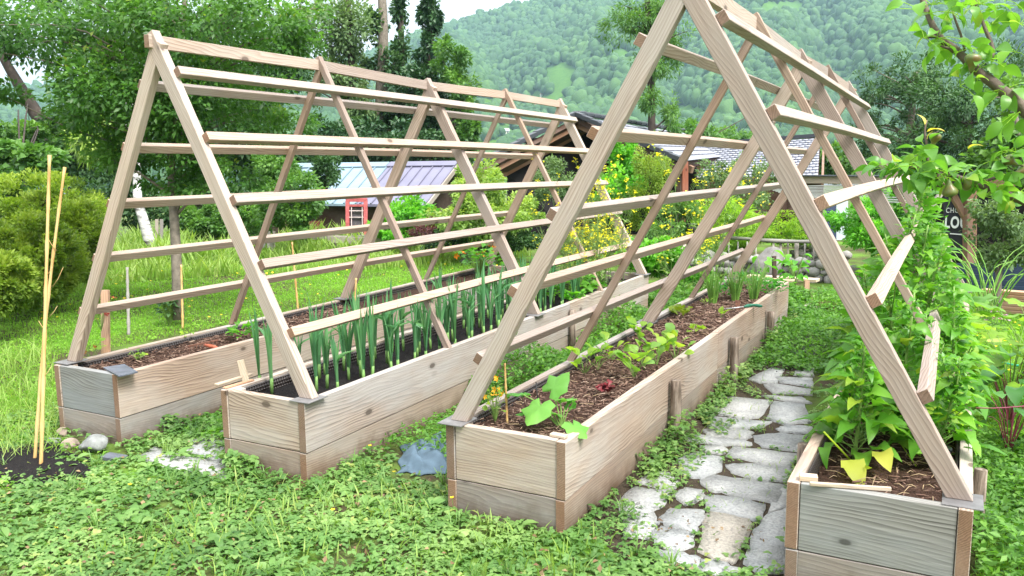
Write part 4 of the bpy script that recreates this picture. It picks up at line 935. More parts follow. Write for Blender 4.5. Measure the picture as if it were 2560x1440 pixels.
# red painted window frame leaning by the shed
REDP = simple('faded_red_paint', (.42, .10, .10), .6, .35, 12, .3)
c = AT(892, 545, 16.9); wf = empty('window_frame', (c.x, c.y, AT(892, 612, 16.9).z), label='tall faded red glazed window frame standing in front of the shed', cat='window frame')
u = rt.copy(); S_ = 16.9/F
def wpt(px, py, off=0): return AT(px, py, 16.9)+fw*off
for (x0, y0, x1, y1, wd) in ((869, 500, 869, 612, 9), (914, 500, 914, 612, 9), (865, 500, 918, 500, 9), (865, 514, 918, 514, 5), (869, 609, 914, 609, 7)):
    ax = (wpt(x1, y1)-wpt(x0, y0)); plank('frame_bar', wpt(x0, y0), wpt(x1, y1), Vector((0, 0, 1)) if abs(ax.z) < .2 else u, wd*S_, .07, (REDP, REDP), wf)
WPT = simple('flaking_white_paint', (.6, .5, .48), .6, .3, 12, .2)
for (x0, y0, x1, y1, wd) in ((879, 518, 879, 606, 1.6), (906, 518, 906, 606, 1.6), (872, 527, 911, 527, 1.6), (872, 543, 911, 543, 1.6), (872, 575, 911, 575, 1.6)):
    ax = (wpt(x1, y1)-wpt(x0, y0)); plank('glazing_bar', wpt(x0, y0, -.01), wpt(x1, y1, -.01), Vector((0, 0, 1)) if abs(ax.z) < .2 else u, wd*S_, .03+.004*(abs(ax.z) < .2), (WPT, WPT), wf, bev=0)
quad_slab('pane', [wpt(873, 518, .03), wpt(910, 518, .03), wpt(910, 606, .03), wpt(873, 606, .03)], .01, GLASS, wf, fw)
# chalet
o = AT(1450, 560, 22); ch = empty('chalet', o, label='dark timber chalet with grey tiled gable roof, red-brown side wall and a lower tiled wing', cat='house')
A, B, Cc, D = AT(1440, 290, 20.5), AT(1705, 331, 29), AT(1700, 404, 18.6), AT(1806, 392, 23)
tiled('roof', A, B, D, Cc, 9, 14, TILE, ch)
nrm = (B-A).cross(Cc-A).normalized(); nrm = nrm if nrm.z > 0 else -nrm
quad_slab('roof_deck', [A-nrm*.04, B-nrm*.04, D-nrm*.04, Cc-nrm*.04], .12, DW, ch, -nrm)
El = AT(1196, 417, 18.9); Er = El+(B-A)*.9
tiled('roof', A, B, Er, El, 9, 12, TILED, ch)
n2 = (B-A).cross(El-A).normalized(); n2 = n2 if n2.z > 0 else -n2
quad_slab('roof_deck', [A-n2*.04, B-n2*.04, Er-n2*.04, El-n2*.04], .12, DW, ch, -n2)
for p, q, m in ((A, Cc, TILED), (A, El, TILED)):   # dark verge tiles
    k = 12
    for j in range(k):
        a, b = p.lerp(q, j/k), p.lerp(q, (j+1.1)/k); off = Vector((0, 0, .05))+(A-B).normalized()*.07
        plank('verge_tile', a+off+Vector((0, 0, .0)), b+off+Vector((0, 0, .02)), (0, 0, 1), .11, .16, (m, m), ch, bev=.01)
k = 20
for j in range(k):
    a, b = A.lerp(B, j/k), A.lerp(B, (j+1.05)/k); plank('ridge_tile', a+Vector((0, 0, .07)), b+Vector((0, 0, .09)), (0, 0, 1), .10, .22, (TILED, TILED), ch, bev=.03)
bk = (B-A).normalized(); bk.z = 0
# gable wall set back under the overhang
ga, gl, gr_ = A+bk*1.4, El+bk*1.4, Cc+bk*1.4
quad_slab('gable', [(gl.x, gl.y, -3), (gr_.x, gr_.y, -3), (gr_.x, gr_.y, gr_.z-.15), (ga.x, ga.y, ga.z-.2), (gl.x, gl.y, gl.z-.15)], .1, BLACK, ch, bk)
BW = wood('brown_rafter', (.10, .05, .03), (.22, .12, .075), (.33, .19, .12), greyamt=.2)
dn = Vector((0, 0, -.2))
for f_ in (.12, 1.1):
    plank('rafter', A+bk*f_+dn, El+bk*f_+dn, (0, 0, 1), .16, .1, (BW, BW), ch); plank('rafter', A+bk*f_+dn, Cc+bk*f_+dn, (0, 0, 1), .16, .1, (BW, BW), ch)
def chp(px, py): 
    nn = bk.normalized(); return PL(px, py, A+bk*.9, nn)
for (x0, y0, x1, y1, wd, m) in ((1268, 413, 1700, 430, .14, RW), (1300, 405, 1470, 408, .12, BW), (1447, 325, 1450, 412, .12, BW), (1405, 330, 1330, 372, .14, BW), (1330, 415, 1308, 445, .12, BW), (1255, 432, 1272, 400, .1, BW), (1350, 352, 1392, 330, .10, BW), (1500, 345, 1560, 400, .12, BW)):
    plank('beam', chp(x0, y0), chp(x1, y1), (0, 0, 1) if abs(x1-x0) > 30 else rt, wd, .1, (m, m), ch)
# long side wall with red boards
s0, s1 = Cc+bk*.6+(D-Cc)*.05-rt*.05, D-(D-Cc)*.05
s0 = AT(1702, 430, 19.6); s1 = AT(1800, 420, 23.4)
wallq('wall', s0, s1, AT(1702, 408, 19.6).z, AT(1800, 398, 23.4).z, -3, DW, ch)
for j in range(10):
    u_ = .10+j*.07; p = s0.lerp(s1, u_)-rt*.02-fw*.06; plank('board', (p.x, p.y, -1.2), (p.x, p.y, 1.62), (s1-s0).normalized(), .16, .04, (RW, RW), ch)
plank('post', AT(1712, 405, 18.9), AT(1712, 545, 18.9), rt, .13, .13, (RW, RW), ch)
plank('post', AT(1455, 420, 19), AT(1455, 545, 19), rt, .13, .13, (DW, DW), ch)
# wing
W1, W2, W3, W4 = AT(1752, 366, 25), AT(2050, 344, 22.5), AT(2045, 440, 18.2), AT(1740, 446, 20.5)
tiled('wing_roof', W1, W2, W3, W4, 15, 22, TILE, ch); nw = (W2-W1).cross(W4-W1).normalized(); nw = nw if nw.z > 0 else -nw
quad_slab('roof_deck', [W1-nw*.04, W2-nw*.04, W3-nw*.04, W4-nw*.04], .1, DW, ch, -nw)
plank('ridge_tile', W1+Vector((0, 0, .06)), W2+Vector((0, 0, .06)), (0, 0, 1), .1, .2, (TILED, TILED), ch)
for j, (p, q) in enumerate(((W2, W3),)):
    plank('verge_board', p+rt*.1-Vector((0, 0, .12)), q+rt*.1-Vector((0, 0, .12)), (0, 0, 1), .2, .05, (BW, BW), ch)
wallq('wing_wall', AT(1760, 450, 19.6), AT(2060, 445, 18.6), AT(1760, 446, 19.6).z, AT(2060, 440, 18.6).z, -3, DW, ch)
# pergola in front of the wing with a slatted translucent roof
pg = empty('pergola', AT(2150, 620, 13), label='timber pergola with a slatted white roof between the chalet wing and the kiosk', cat='pergola')
plank('fascia_beam', AT(2005, 449, 12.4), AT(2340, 452, 11.0), (0, 0, 1), .105, .06, (WOOD, WOOD), pg)
plank('slate_edge', AT(1995, 439, 12.4), AT(2345, 441, 11.0), (0, 0, 1), .02, .14, (TILED, TILED), pg)
WHT = simple('white_slat', (.5, .5, .48), .5, .1, 8, .1)
for j in range(9):
    plank('roof_slat', AT(1912+j*7, 468+j*2.6, 14.2-.22*j), AT(2300-j*2, 457+j*6.4, 11.6-.1*j), (0, 0, 1), .014, .02, (WHT, WHT), pg, bev=0)
plank('post', AT(2303, 455, 11.2), AT(2298, 720, 11.2), rt, .13, .13, (BW, BW), pg); plank('post', AT(2015, 470, 14), AT(2012, 640, 14), rt, .11, .11, (DW, DW), pg)
plank('brace', AT(1992, 490, 13.6), AT(1968, 545, 13.6), rt, .07, .07, (DW, DW), pg); plank('post', AT(1958, 480, 13.7), AT(1958, 600, 13.7), rt, .08, .08, (DW, DW), pg)
bd = empty('door', AT(2085, 560, 13.2), label='dark blue and white glazed door under the pergola', cat='door')
NAVY = simple('navy_paint', (.03, .045, .09), .5, .2, 6, .1)
quad_slab('panel', [AT(2066, 500, 13.2), AT(2090, 500, 13.2), AT(2090, 600, 13.2), AT(2066, 600, 13.2)], .05, NAVY, bd, fw); quad_slab('glazing', [AT(2091, 500, 13.2), AT(2120, 500, 13.2), AT(2120, 600, 13.2), AT(2091, 600, 13.2)], .05, simple('pale_glass', (.4, .46, .48), .2, .2, 3, 0, .6), bd, fw)
# kiosk
ks = empty('kiosk', AT(2450, 725, 11.3), label='black timber kiosk with white lettering at the right edge', cat='kiosk')
k0, k1 = AT(2310, 600, 12.4), AT(2700, 600, 10.8)
wallq('wall', k0, k1, AT(2310, 452, 12.4).z, AT(2700, 430, 10.8).z, -.05, BLACK, ks)
for j in range(5):
    y_ = 664+j*14; plank('base_board', AT(2392, y_, 10.75), AT(2700, y_+6, 9.9), (0, 0, 1), .066, .03, (NAVY, NAVY), ks)
plank('roof_beam', AT(2290, 447, 11.0), AT(2700, 470, 9.6), (0, 0, 1), .10, .10, (BW, BW), ks)
plank('roof_beam', AT(2320, 462, 11.0), AT(2700, 488, 9.6), (0, 0, 1), .06, .07, (DW, DW), ks)
plank('post', AT(2424, 465, 10.7), AT(2424, 722, 10.7), rt, .12, .12, (BW, BW), ks); plank('brace', AT(2372, 470, 10.75), AT(2424, 562, 10.75), rt, .075, .07, (BW, BW), ks); plank('brace', AT(2355, 480, 11.2), AT(2326, 520, 11.2), rt, .06, .06, (OW, OW), ks)
SIGNW = simple('white_sign_paint', (.75, .76, .78), .5, .03, 5, 0); SIGNB = simple('black_sign_board', (.013, .015, .02), .5, .2, 5, .05)
sg = empty('sign', AT(2395, 600, 10.95), label='black sign board lettered CHO and LOU in white on the kiosk', cat='sign')
q = [AT(2360, 492, 10.95), AT(2440, 492, 10.75), AT(2440, 640, 10.75), AT(2360, 640, 10.95)]; quad_slab('board', q, .03, SIGNB, sg, fw)
def text(s, px0, py, px1, hgt, d0, d1, wt, parent):
    a, b = AT(px0, py, d0), AT(px1, py, d1); cu = bpy.data.curves.new('letters', 'FONT'); cu.body = s; cu.extrude = .004; cu.offset = wt; cu.space_character = 1.15
    o = bpy.data.objects.new('tmp', cu); C.objects.link(o); bpy.context.view_layer.update()
    me = bpy.data.meshes.new_from_object(o.evaluated_get(bpy.context.evaluated_depsgraph_get())); bpy.data.objects.remove(o)
    co = np.zeros(len(me.vertices)*3); me.vertices.foreach_get('co', co); co = co.reshape(-1, 3); mn, mx = co.min(0), co.max(0)
    co[:, 0] = (co[:, 0]-mn[0])/(mx[0]-mn[0])*(b-a).length; co[:, 1] = (co[:, 1]-mn[1])/(mx[1]-mn[1])*hgt; me.vertices.foreach_set('co', co.ravel()); me.update()
    x = (b-a).normalized(); z = x.cross(Vector((0, 0, 1))).normalized(); y = z.cross(x)
    M = Matrix(((x.x, y.x, z.x, a.x), (x.y, y.y, z.y, a.y), (x.z, y.z, z.z, a.z), (0, 0, 0, 1)))
    return link('lettering', me, SIGNW, parent, M)
text('CHO', 2365, 532, 2397, .065, 10.90, 10.83, .01, sg); text('LOU', 2362, 571, 2418, .155, 10.90, 10.78, .035, sg)
plank('painted_line', AT(2375, 584, 10.86), AT(2412, 587, 10.78), (0, 0, 1), .012, .01, (SIGNW, SIGNW), sg, bev=0)
# lumber pile
lp = empty('lumber_pile', G(2520, 770), label='pile of orange-brown boards stacked in front of the navy base of the kiosk', cat='lumber')
LW = wood('stacked_larch', (.22, .11, .06), (.40, .23, .14), (.55, .36, .24), greyamt=.2)
for j in range(6):
    for k in range(2):
        plank('board', AT(2448+j*1.5, 773-j*9.5, 9.3+.16*k), AT(2720, 792-j*9.5, 8.4+.16*k), (0, 0, 1), .034, .14, (LW, LW), lp)
# small houses on the mountainside
HW = simple('far_render', (.62, .58, .52), .9, .1, .2, 0); HR = simple('far_slate', (.30, .31, .34), .7, .2, .2, 0); HRR = simple('far_tile', (.33, .17, .12), .7, .2, .2, 0); HD = simple('far_dark_opening', (.05, .045, .04), .9, .1, .2, 0)
for px, py, wpx, rm, lab, ang in ((1325, 210, 14, HR, 'lone grey-roofed barn in the trees left of the terraced meadow', .5), (1356, 239, 11, HRR, 'small pale house with a red-brown roof below the terraced meadow', .9), (1352, 266, 24, HRR, 'long dark low house at the top of the hamlet', .1), (1368, 271, 22, HR, 'largest white house of the hamlet, with a grey roof', .6),
        (1312, 281, 26, HR, 'long pale blue-roofed building at the left of the hamlet', .2), (1360, 287, 18, HR, 'grey-roofed house at the foot of the hamlet', 1.0), (1382, 288, 14, HW, 'small white building at the foot of the hamlet', .4), (1398, 284, 14, HR, 'white gabled house at the right end of the hamlet', 1.1), (1261, 332, 22, HR, 'white two-storey house with balconies, alone above the valley', .7), (1241, 334, 10, HW, 'small white annex left of the two-storey house', .2), (1410, 287, 10, HW, 'last white outbuilding right of the hamlet', .8)):
    p = hillpt(px, py) or AT(px, py, 600); dp = (p-CAM).dot(fw); w_ = wpx*dp/F
    r_ = empty('house', p-Vector((0, 0, .4*w_)), label=lab, cat='house', group='houses of the far hamlet')
    hh, dd = w_*.42, w_*.6; M0 = Matrix.Translation(p) @ Matrix.Rotation(-YAW+ang-.5, 4, 'Z')
    bm = bmesh.new(); box_bm(bm, (0, 0, -hh*.3), (w_, dd, hh*1.7))
    # gable
    for sx in (-1, 1):
        v_ = [bm.verts.new((sx*w_*.498, -dd/2, hh*.55)), bm.verts.new((sx*w_*.498, dd/2, hh*.55)), bm.verts.new((sx*w_*.498, 0, hh*1.15))]; bm.faces.new(v_)
    link('wall', bm_mesh(bm), HW, r_, M0)
    for sy in (-1, 1):
        bm = bmesh.new(); v_ = [(-w_*.56, 0, hh*1.2), (w_*.56, 0, hh*1.2), (w_*.56, sy*dd*.62, hh*.45), (-w_*.56, sy*dd*.62, hh*.45)]
        a = [bm.verts.new(q) for q in v_]; b = [bm.verts.new((q[0], q[1], q[2]-w_*.03)) for q in v_]; bm.faces.new(a); bm.faces.new(b[::-1])
        for i in range(4): bm.faces.new((a[i], b[i], b[(i+1) % 4], a[(i+1) % 4]))
        bmesh.ops.recalc_face_normals(bm, faces=bm.faces[:]); link('roof', bm_mesh(bm), rm, r_, M0)
    for k in range(3):
        bm = bmesh.new(); box_bm(bm, ((k-1)*w_*.3, -dd/2-.02*w_, hh*.1), (w_*.11, w_*.03, hh*.36)); link('window', bm_mesh(bm), HD, r_, M0)
# ---------------------------------------------------------------- fences, stone walls, rocks
def stone(c, r, seed, mat, name='stone', parent=None, flat=.7):
    rg = np.random.default_rng(seed); n1, n2, n3 = rg.normal(0, 2.2, 3), rg.normal(0, 4.5, 3), rg.normal(0, 1.2, 3)
    V = iv*(1+.16*np.sign(np.sin(iv@n1))*np.abs(np.sin(iv@n1))**.5+.07*np.sin(iv@n2)+rg.normal(0, .02, len(iv)))[:, None]
    V = np.round(V*3.2)/3.2*.35+V*.65; V = V*np.array([r, r*.8, r*flat])
    a = rg.random()*6.28; R = np.array([[math.cos(a), -math.sin(a), 0], [math.sin(a), math.cos(a), 0], [0, 0, 1]]); V = V@R.T
    return V+np.array(c), if_, np.full(len(V), rg.random())
t = NT('field_stone'); v = t.coord('Object'); a_ = t.n('ShaderNodeAttribute', attribute_name='rnd'); f = t.noise(v, 7, 6, .65); f2 = t.noise(v, 40, 4, .6)
STONE = t.bsdf(t.mix(.5, t.ramp(a_.outputs['Fac'], [(0, (.15, .14, .13)), (.5, (.25, .24, .225)), (1, (.34, .31, .28))]), t.ramp(f, [(.3, (.10, .10, .095)), (.7, (.36, .35, .33))])), .9, t.bump(f2, .6, .015), .2)
def stonewall(label, pts, rows, r, seed):
    pt = []; rg = random.Random(seed)
    P = [AT(*p) for p in pts]; o = P[0]; tot = sum((b-a).length for a, b in zip(P, P[1:])); nn = int(tot/(r*1.5))
    for row in range(rows):
        for i in range(nn):
            s = (i+.5*(row % 2)+rg.uniform(-.2, .2))/nn*tot; acc = 0
            for a, b in zip(P, P[1:]):
                L_ = (b-a).length
                if s <= acc+L_: q = a.lerp(b, max(0, (s-acc)/L_)); break
                acc += L_
            else: q = P[-1]
            pt.append(stone((q.x+rg.uniform(-.02, .02), q.y+rg.uniform(-.03, .03), q.z+row*r*1.15+rg.uniform(-.01, .01)), r*rg.uniform(.75, 1.25), rg.randint(0, 9999), STONE))
    root = leafy('stone_wall', pt, STONE, None, origin=(o.x, o.y, o.z)); tag(root, label, 'stone wall'); return root
stonewall('low dry-stone wall below the rustic railing', [(1740, 690, 12.2), (1850, 695, 12.0), (1960, 705, 11.8), (2060, 715, 11.6), (2140, 730, 11.4)], 4, .085, 3)
stonewall('upper tier of dry stones behind the railing posts, right end', [(1985, 662, 13.8), (2060, 668, 13.4), (2120, 690, 12.8)], 4, .085, 4)
stonewall('short dry-stone wall beyond the leaning far rail of the left trellis', [(1155, 668, 14.2), (1250, 672, 14.0)], 4, .09, 5)
stonewall('stones edging the bed behind the wooden stump', [(1720, 700, 11.6), (1790, 690, 12.2)], 3, .10, 6)
def rock(label, c, r, seed, flat=.7, name='rock', mat=None, cat='rock', sub=3, group=None, sx=1.0):
    bm = bmesh.new(); bmesh.ops.create_icosphere(bm, subdivisions=sub, radius=1); V = np.array([v.co[:] for v in bm.verts]); Fc = np.array([[v.index for v in f.verts] for f in bm.faces]); bm.free()
    rg = np.random.default_rng(seed)
    for _ in range(9):      # facets: cut by random planes
        n = rg.normal(size=3); n /= np.linalg.norm(n); d = rg.uniform(.55, .85); k = V@n-d; V = np.where((k > 0)[:, None], V-k[:, None]*n, V)
    V *= 1+rg.normal(0, .012, (len(V), 1)); V = V*np.array([r*sx, r*.8, r*flat])
    o = link(name, np_mesh(name, V, Fc), mat or STONE, None, Matrix.Translation(Vector(c)+Vector((0, 0, r*flat*.55)))@Matrix.Rotation(rg.random()*.6, 4, 'Z')); return tag(o, label, cat, group)
q = AT(1917, 690, 11.7); rock('big pointed grey-brown boulder leaning on the dry-stone wall', (q.x, q.y, q.z), .27, 11, 1.05)
RG = 'rocks at the near corner of the leftmost bed'
PALER = simple('pale_quartz_rock', (.22, .23, .22), .8, .45, 14, .6); BRNR = simple('brown_rock', (.26, .20, .165), .85, .35, 14, .6)
for (x, y, r, m, fl, sd, lab) in ((238, 1128, .095, PALER, .72, 21, 'largest pale grey-green rock at the near corner of the leftmost bed'), (175, 1118, .062, BRNR, .6, 22, 'brown wedge-shaped rock left of the pale one'), (158, 1088, .045, BRNR, .8, 23, 'small tan rock against the foot of the leftmost bed'), (132, 1110, .055, PALER, .6, 24, 'pale rock half in the weeds behind the bamboo canes')):
    q = G(x, y); rock(lab, (q.x, q.y, 0), r, sd, fl, group=RG, mat=m)
q = G(2025, 775); rock('cream white stone lying in the weeds beyond the third bed', (q.x, q.y, 0), .14, 31, .38, mat=simple('cream_stone', (.62, .56, .47), .8, .2, 10, .4))
q = G(2068, 772); bb = box('brick', (q.x-.09, q.y-.06, .01), (q.x+.11, q.y+.07, .08), simple('brown_brick', (.20, .10, .075), .9, .3, 20, .4), bev=.006); tag(bb, 'flat brown brick beside the cream stone', 'brick')
q = G(285, 1152); bb = quad_slab('slate_flag', [G(250, 1150), G(275, 1138), G(322, 1146), G(300, 1158)], .02, SLATE, None, (0, 0, 1)); tag(bb, 'dark slate flag lying below the big pale rock', 'slate')
# rustic railing
rf = empty('railing', AT(1940, 670, 12.6), label='rustic railing of a long pole on thin stakes behind the dry-stone wall', cat='railing')
leafy('handrail', [tube_arr(curve_pts([tuple(AT(1760, 592, 12.9)), tuple(AT(1850, 596, 12.7)), tuple(AT(1930, 602, 12.5)), tuple(AT(2000, 604, 12.4)), tuple(AT(2052, 604, 12.3))], 16), .028+.004*np.sin(np.arange(16)), 8)], OW, rf, True)
for k, (x, r_) in enumerate(((1868, .012), (1890, .012), (1934, .016), (1952, .02), (1970, .014), (1992, .032), (2012, .012), (2034, .014), (1845, .014), (1822, .012), (1800, .02))):
    leafy('stake', [tube_arr([tuple(AT(x, 604, 12.5)), tuple(AT(x-1, 676, 12.5))], [r_, r_*.9], 7)], OW, rf, True)
# grey board fence behind the lawn
gf = empty('board_fence', AT(780, 640, 15.4), label='low fence of grey weathered boards on short posts behind the tall grass', cat='fence')
for a, b, wd in (((668, 597, 15.6), (800, 593, 15.5), .09), ((820, 598, 15.2), (965, 604, 15.0), .12), ((795, 594, 15.5), (960, 590, 15.4), .05), ((1060, 597, 14.8), (1240, 582, 14.4), .06)):
    plank('board', AT(*a), AT(*b), (0, 0, 1), wd, .04, (OW, OW), gf)
for x in (680, 830, 843, 958, 1100, 1200): plank('post', AT(x, 588, 15.3 if x < 1000 else 14.7), AT(x, 628, 15.3 if x < 1000 else 14.7), rt, .07, .06, (OW, OW), gf)
pk = empty('picket_fence', AT(395, 600, 16.5), label='grey pickets beside the birch trunk', cat='fence')
for k, x in enumerate((392, 404, 660, 672, 684)): plank('picket', AT(x, 548 if x < 500 else 578, 16.5), AT(x, 620, 16.5), rt, .06, .03, (OW, OW), pk)
# stump with bucket, bench plank
st = leafy('stump', [tube_arr([tuple(AT(1700, 690, 11.8)), tuple(AT(1702, 640, 11.8)), tuple(AT(1706, 606, 11.8))], [.075, .07, .06], 9)], OW, None, True, origin=tuple(AT(1700, 690, 11.8))); tag(st, 'tall split grey stump left of the black bucket', 'stump')
bp = leafy('post', [tube_arr([tuple(AT(1727, 650, 12.0)), tuple(AT(1728, 585, 12.0))], [.06, .06], 10)], OW, None, True, origin=tuple(AT(1727, 650, 12.0))); tag(bp, 'short round post carrying the black bucket', 'post')
bk_ = leafy('bucket', [tube_arr([tuple(AT(1729, 584, 12.0)), tuple(AT(1730, 562, 12.0))], [.07, .085], 14), tube_arr([tuple(AT(1730, 564, 12.0)), tuple(AT(1730, 560, 12.0))], [.105, .105], 14)], simple('black_plastic', (.012, .012, .014), .4, .2, 5, .05, .5), None, False, origin=tuple(AT(1729, 584, 12.0))); tag(bk_, 'black plastic bucket upside down on a post in the shrubs', 'bucket')
bn = empty('bench', AT(2000, 730, 10.5), label='simple plank bench beyond the end of the third bed', cat='bench')
NWD = wood('pale_plank', (.34, .25, .17), (.52, .41, .29), (.62, .52, .4), greyamt=.2)
plank('seat', AT(1870, 690, 11.0), AT(2045, 701, 10.5), (0, 0, 1), .035, .16, (NWD, NWD), bn); plank('seat', AT(1890, 697, 10.3), AT(1985, 702, 10.1), (0, 0, 1), .025, .12, (NWD, NWD), bn)
plank('leg', AT(2017, 702, 10.5), AT(2015, 735, 10.5), rt, .06, .05, (LW, LW), bn); plank('leg', AT(1935, 640, 10.6), AT(1937, 716, 10.6), rt, .045, .045, (DW, DW), bn)
# red banded lantern on a stake
ln = empty('garden_lantern', AT(1465, 620, 9.6), label='small red banded garden ornament on a dark stake among the yellow flowers', cat='ornament')
leafy('stake', [tube_arr([tuple(AT(1465, 625, 9.6)), tuple(AT(1465, 572, 9.6))], .02, 6)], DW, ln)
RED = simple('orange_red_glaze', (.62, .12, .05), .4, .2, 20, 0); pt = []
for k in range(5): pt.append(tube_arr([tuple(AT(1465, 570-k*6, 9.6)), tuple(AT(1465, 566-k*6, 9.6))], [.03+.004*(k in (1, 2, 3)), .036+.004*(k in (1, 2))], 12))
leafy('bands', pt, RED, ln); leafy('core', [tube_arr([tuple(AT(1465, 571, 9.6)), tuple(AT(1465, 543, 9.6))], .028, 10)], WPT, ln)
# orange lilies
for x, y, d, n, lab in ((985, 583, 15.2, 8, 'orange lilies against the laurel'), (1335-100, 0, 0, 0, '')):
    if n:
        P = np.array([tuple(AT(x+RNG.normal(0, 8), y+RNG.normal(0, 6), d)) for _ in range(n)]); r_ = empty('lily', AT(x, y+25, d), label=lab, cat='flower')
        leafy('flower', [scatter(FLW, P, .05, .08, .8)], simple('orange_petal', (.75, .22, .02), .5, .15, 20, 0), r_); leafy('leaf', clumps([(x, y+12, 14, 14, d, .15)], 120, .08, .14, LEAF5N)[0], L_MID, r_)
# ================================================================ planting and small things in the beds
def dup(root, loc, rz=0, sc_=1.0, **k):
    r = root.copy(); C.objects.link(r); r.location = loc; r.rotation_euler = (0, 0, rz); r.scale = (sc_,)*3; tag(r, **k)
    for ch in root.children:
        c = ch.copy(); C.objects.link(c); c.parent = r; c.matrix_parent_inverse = ch.matrix_parent_inverse
    return r
def strap(pts, w0, up=(0, 0, 1), keel=.35, fold=True):
    """ribbon leaf along a path, V-keeled: returns (V, F, attr)"""
    P = curve_pts(pts, 9); n = len(P); t_ = np.gradient(P, axis=0); t_ /= np.linalg.norm(t_, axis=1, keepdims=True)
    s = np.cross(t_, np.array([.3, .2, 1.0]) if abs(t_[0][2]) < .8 else np.array([math.cos(P[-1][0]*90), math.sin(P[-1][0]*90), .1])); s /= np.linalg.norm(s, axis=1, keepdims=True)
    nn = np.cross(s, t_); u = np.linspace(0, 1, n); w_ = w0*np.minimum(1, 3*(1-u)+.02)*(.75+.25*np.sin(np.pi*u))
    V = np.zeros((n, 3, 3)); V[:, 0] = P-s*w_[:, None]/2; V[:, 2] = P+s*w_[:, None]/2; V[:, 1] = P-nn*(w_*keel)[:, None]
    q = []
    for i in range(n-1):
        b = 3*i; q += [(b, b+1, b+4, b+3), (b+1, b+2, b+5, b+4)]
    return V.reshape(-1, 3), [np.array(q)], np.full(n*3, RNG.random())
# mulch of bark chips
CHIP = NT('bark_chip'); a = CHIP.n('ShaderNodeAttribute', attribute_name='rnd'); CHIP = CHIP.bsdf(CHIP.ramp(a.outputs['Fac'], [(0, (.05, .03, .022)), (.4, (.17, .10, .075)), (.75, (.32, .215, .16)), (1, (.55, .43, .33))]), .9, None, .15)
chipt = (np.array([(-1, -.3, -.1), (1, -.22, -.1), (1.1, .25, -.1), (-.9, .3, -.1), (-1, -.3, .1), (1, -.22, .12), (1.1, .25, .08), (-.9, .3, .1)])*.5, [np.array([(0, 3, 2, 1), (4, 5, 6, 7), (0, 1, 5, 4), (1, 2, 6, 5), (2, 3, 7, 6), (3, 0, 4, 7)])])
def mulch(label, x0, x1, y0, y1, lv, n, smin=.018, smax=.055, dark=0):
    X, Y = RNG.uniform(x0+TH+.012, x1-TH-.012, n), RNG.uniform(y0, y1, n); Z = lv+RNG.uniform(-.004, .026, n)
    S = RNG.uniform(smin, smax, n)*np.clip(Y/4.5, .8, 1.6); rn = np.clip(RNG.beta(1.6, 2.2, n)-dark, 0, 1)
    o = leafy('bark_mulch', [batch(chipt, np.stack([X, Y, Z], 1), rzmat(RNG.random(n)*6.28, np.abs(RNG.normal(0, .28, n))), np.stack([S, S*RNG.uniform(.3, .8, n), S*.5], 1), rn)], CHIP)
    tag(o, label, 'mulch', kind='stuff')
mulch('bark chips covering the near half of the leftmost bed', AX0, AX1, 3.35, 6.0, LA_, 3600); mulch('bark chips covering the third bed', CX0, CX1, 3.42, 8.8, LC_, 10000, .016, .045)
mulch('bark chips and straw in the rightmost bed', DX0, DX1, 3.38, 7, LD_, 2600, dark=.18)
strawp = []
for k in range(90):
    x, y = RNG.uniform(DX0+.07, DX1-.07), RNG.uniform(3.42, 5.2); a = RNG.random()*6.28; l_ = RNG.uniform(.03, .09); d = np.array([math.cos(a), math.sin(a), RNG.normal(0, .1)])*l_
    p = np.array([x, y, LD_+.03]); q = p+d; q[0] = np.clip(q[0], DX0+.06, DX1-.06); strawp.append(tube_arr([p, (p+q)/2+np.array([0, 0, .008]), q], .0014, 4))
for k in range(70):
    x, y = RNG.uniform(CX0+.07, CX1-.07), RNG.uniform(3.5, 7); a = RNG.random()*6.28; l_ = RNG.uniform(.03, .08); p = np.array([x, y, LC_+.03]); q = p+np.array([math.cos(a), math.sin(a), .05])*l_; q[0] = np.clip(q[0], CX0+.06, CX1-.06)
    strawp.append(tube_arr([p, q], .0013, 4))
tag(leafy('straw', strawp, simple('dry_straw', (.42, .31, .18), .8, .2, 5, 0)), 'dry straw stalks lying on the mulch', 'straw', kind='stuff')
# leeks
LEEK = leafmat('leek_leaf', (.045, .16, .07), (.095, .26, .11), (.19, .38, .15), .3, .4)
SHANK = simple('leek_shank', (.16, .30, .08), .5, .2, 10, 0)
protos = []
def leek(i, h, nl, loc):
    r_ = empty('leek', loc); pt = []; rg = random.Random(i)
    pv = leafy('shank', [tube_arr([(loc[0], loc[1], loc[2]-.01), (loc[0], loc[1], loc[2]+h*.09), (loc[0]+.003, loc[1], loc[2]+h*.17)], [.009, .010, .009], 8)], SHANK, r_, True)
    az = rg.random()*3.14
    for k in range(nl):
        a = az + (k % 2)*math.pi + rg.gauss(0, .35); L_ = h*rg.uniform(.65, 1.0)*(1-.02*k); s = rg.uniform(.03, .19)
        b = np.array(loc)+np.array([0, 0, h*(.06+.02*k)]); dx, dy = math.cos(a), math.sin(a)
        tip = b+np.array([dx*s*L_, dy*s*L_, L_*.93]); mid = b+np.array([dx*s*L_*.35, dy*s*L_*.35, L_*.5])
        if rg.random() < .12: tip = b+np.array([dx*.42*L_, dy*.42*L_, L_*.68])
        pt.append(strap([b, mid, tip], rg.uniform(.015, .023)))
    leafy('leaf', pt, LEEK, r_, True); return r_
for i, (h, nl) in enumerate(((.48, 8), (.43, 7), (.52, 8), (.40, 7), (.46, 9))): protos.append((h, nl))
LG = 'leeks in the second bed'; LL = 'leek with upright blue-green leaves in the black compost of the second bed'
spots = []
rg = random.Random(5)
for row, xx in enumerate((-3.47, -3.30, -3.12)):
    y = 3.62+row*.07
    while y < 7.15:
        spots.append((xx+rg.gauss(0, .02), y+rg.gauss(0, .03))); y += rg.uniform(.11, .17)
made = []
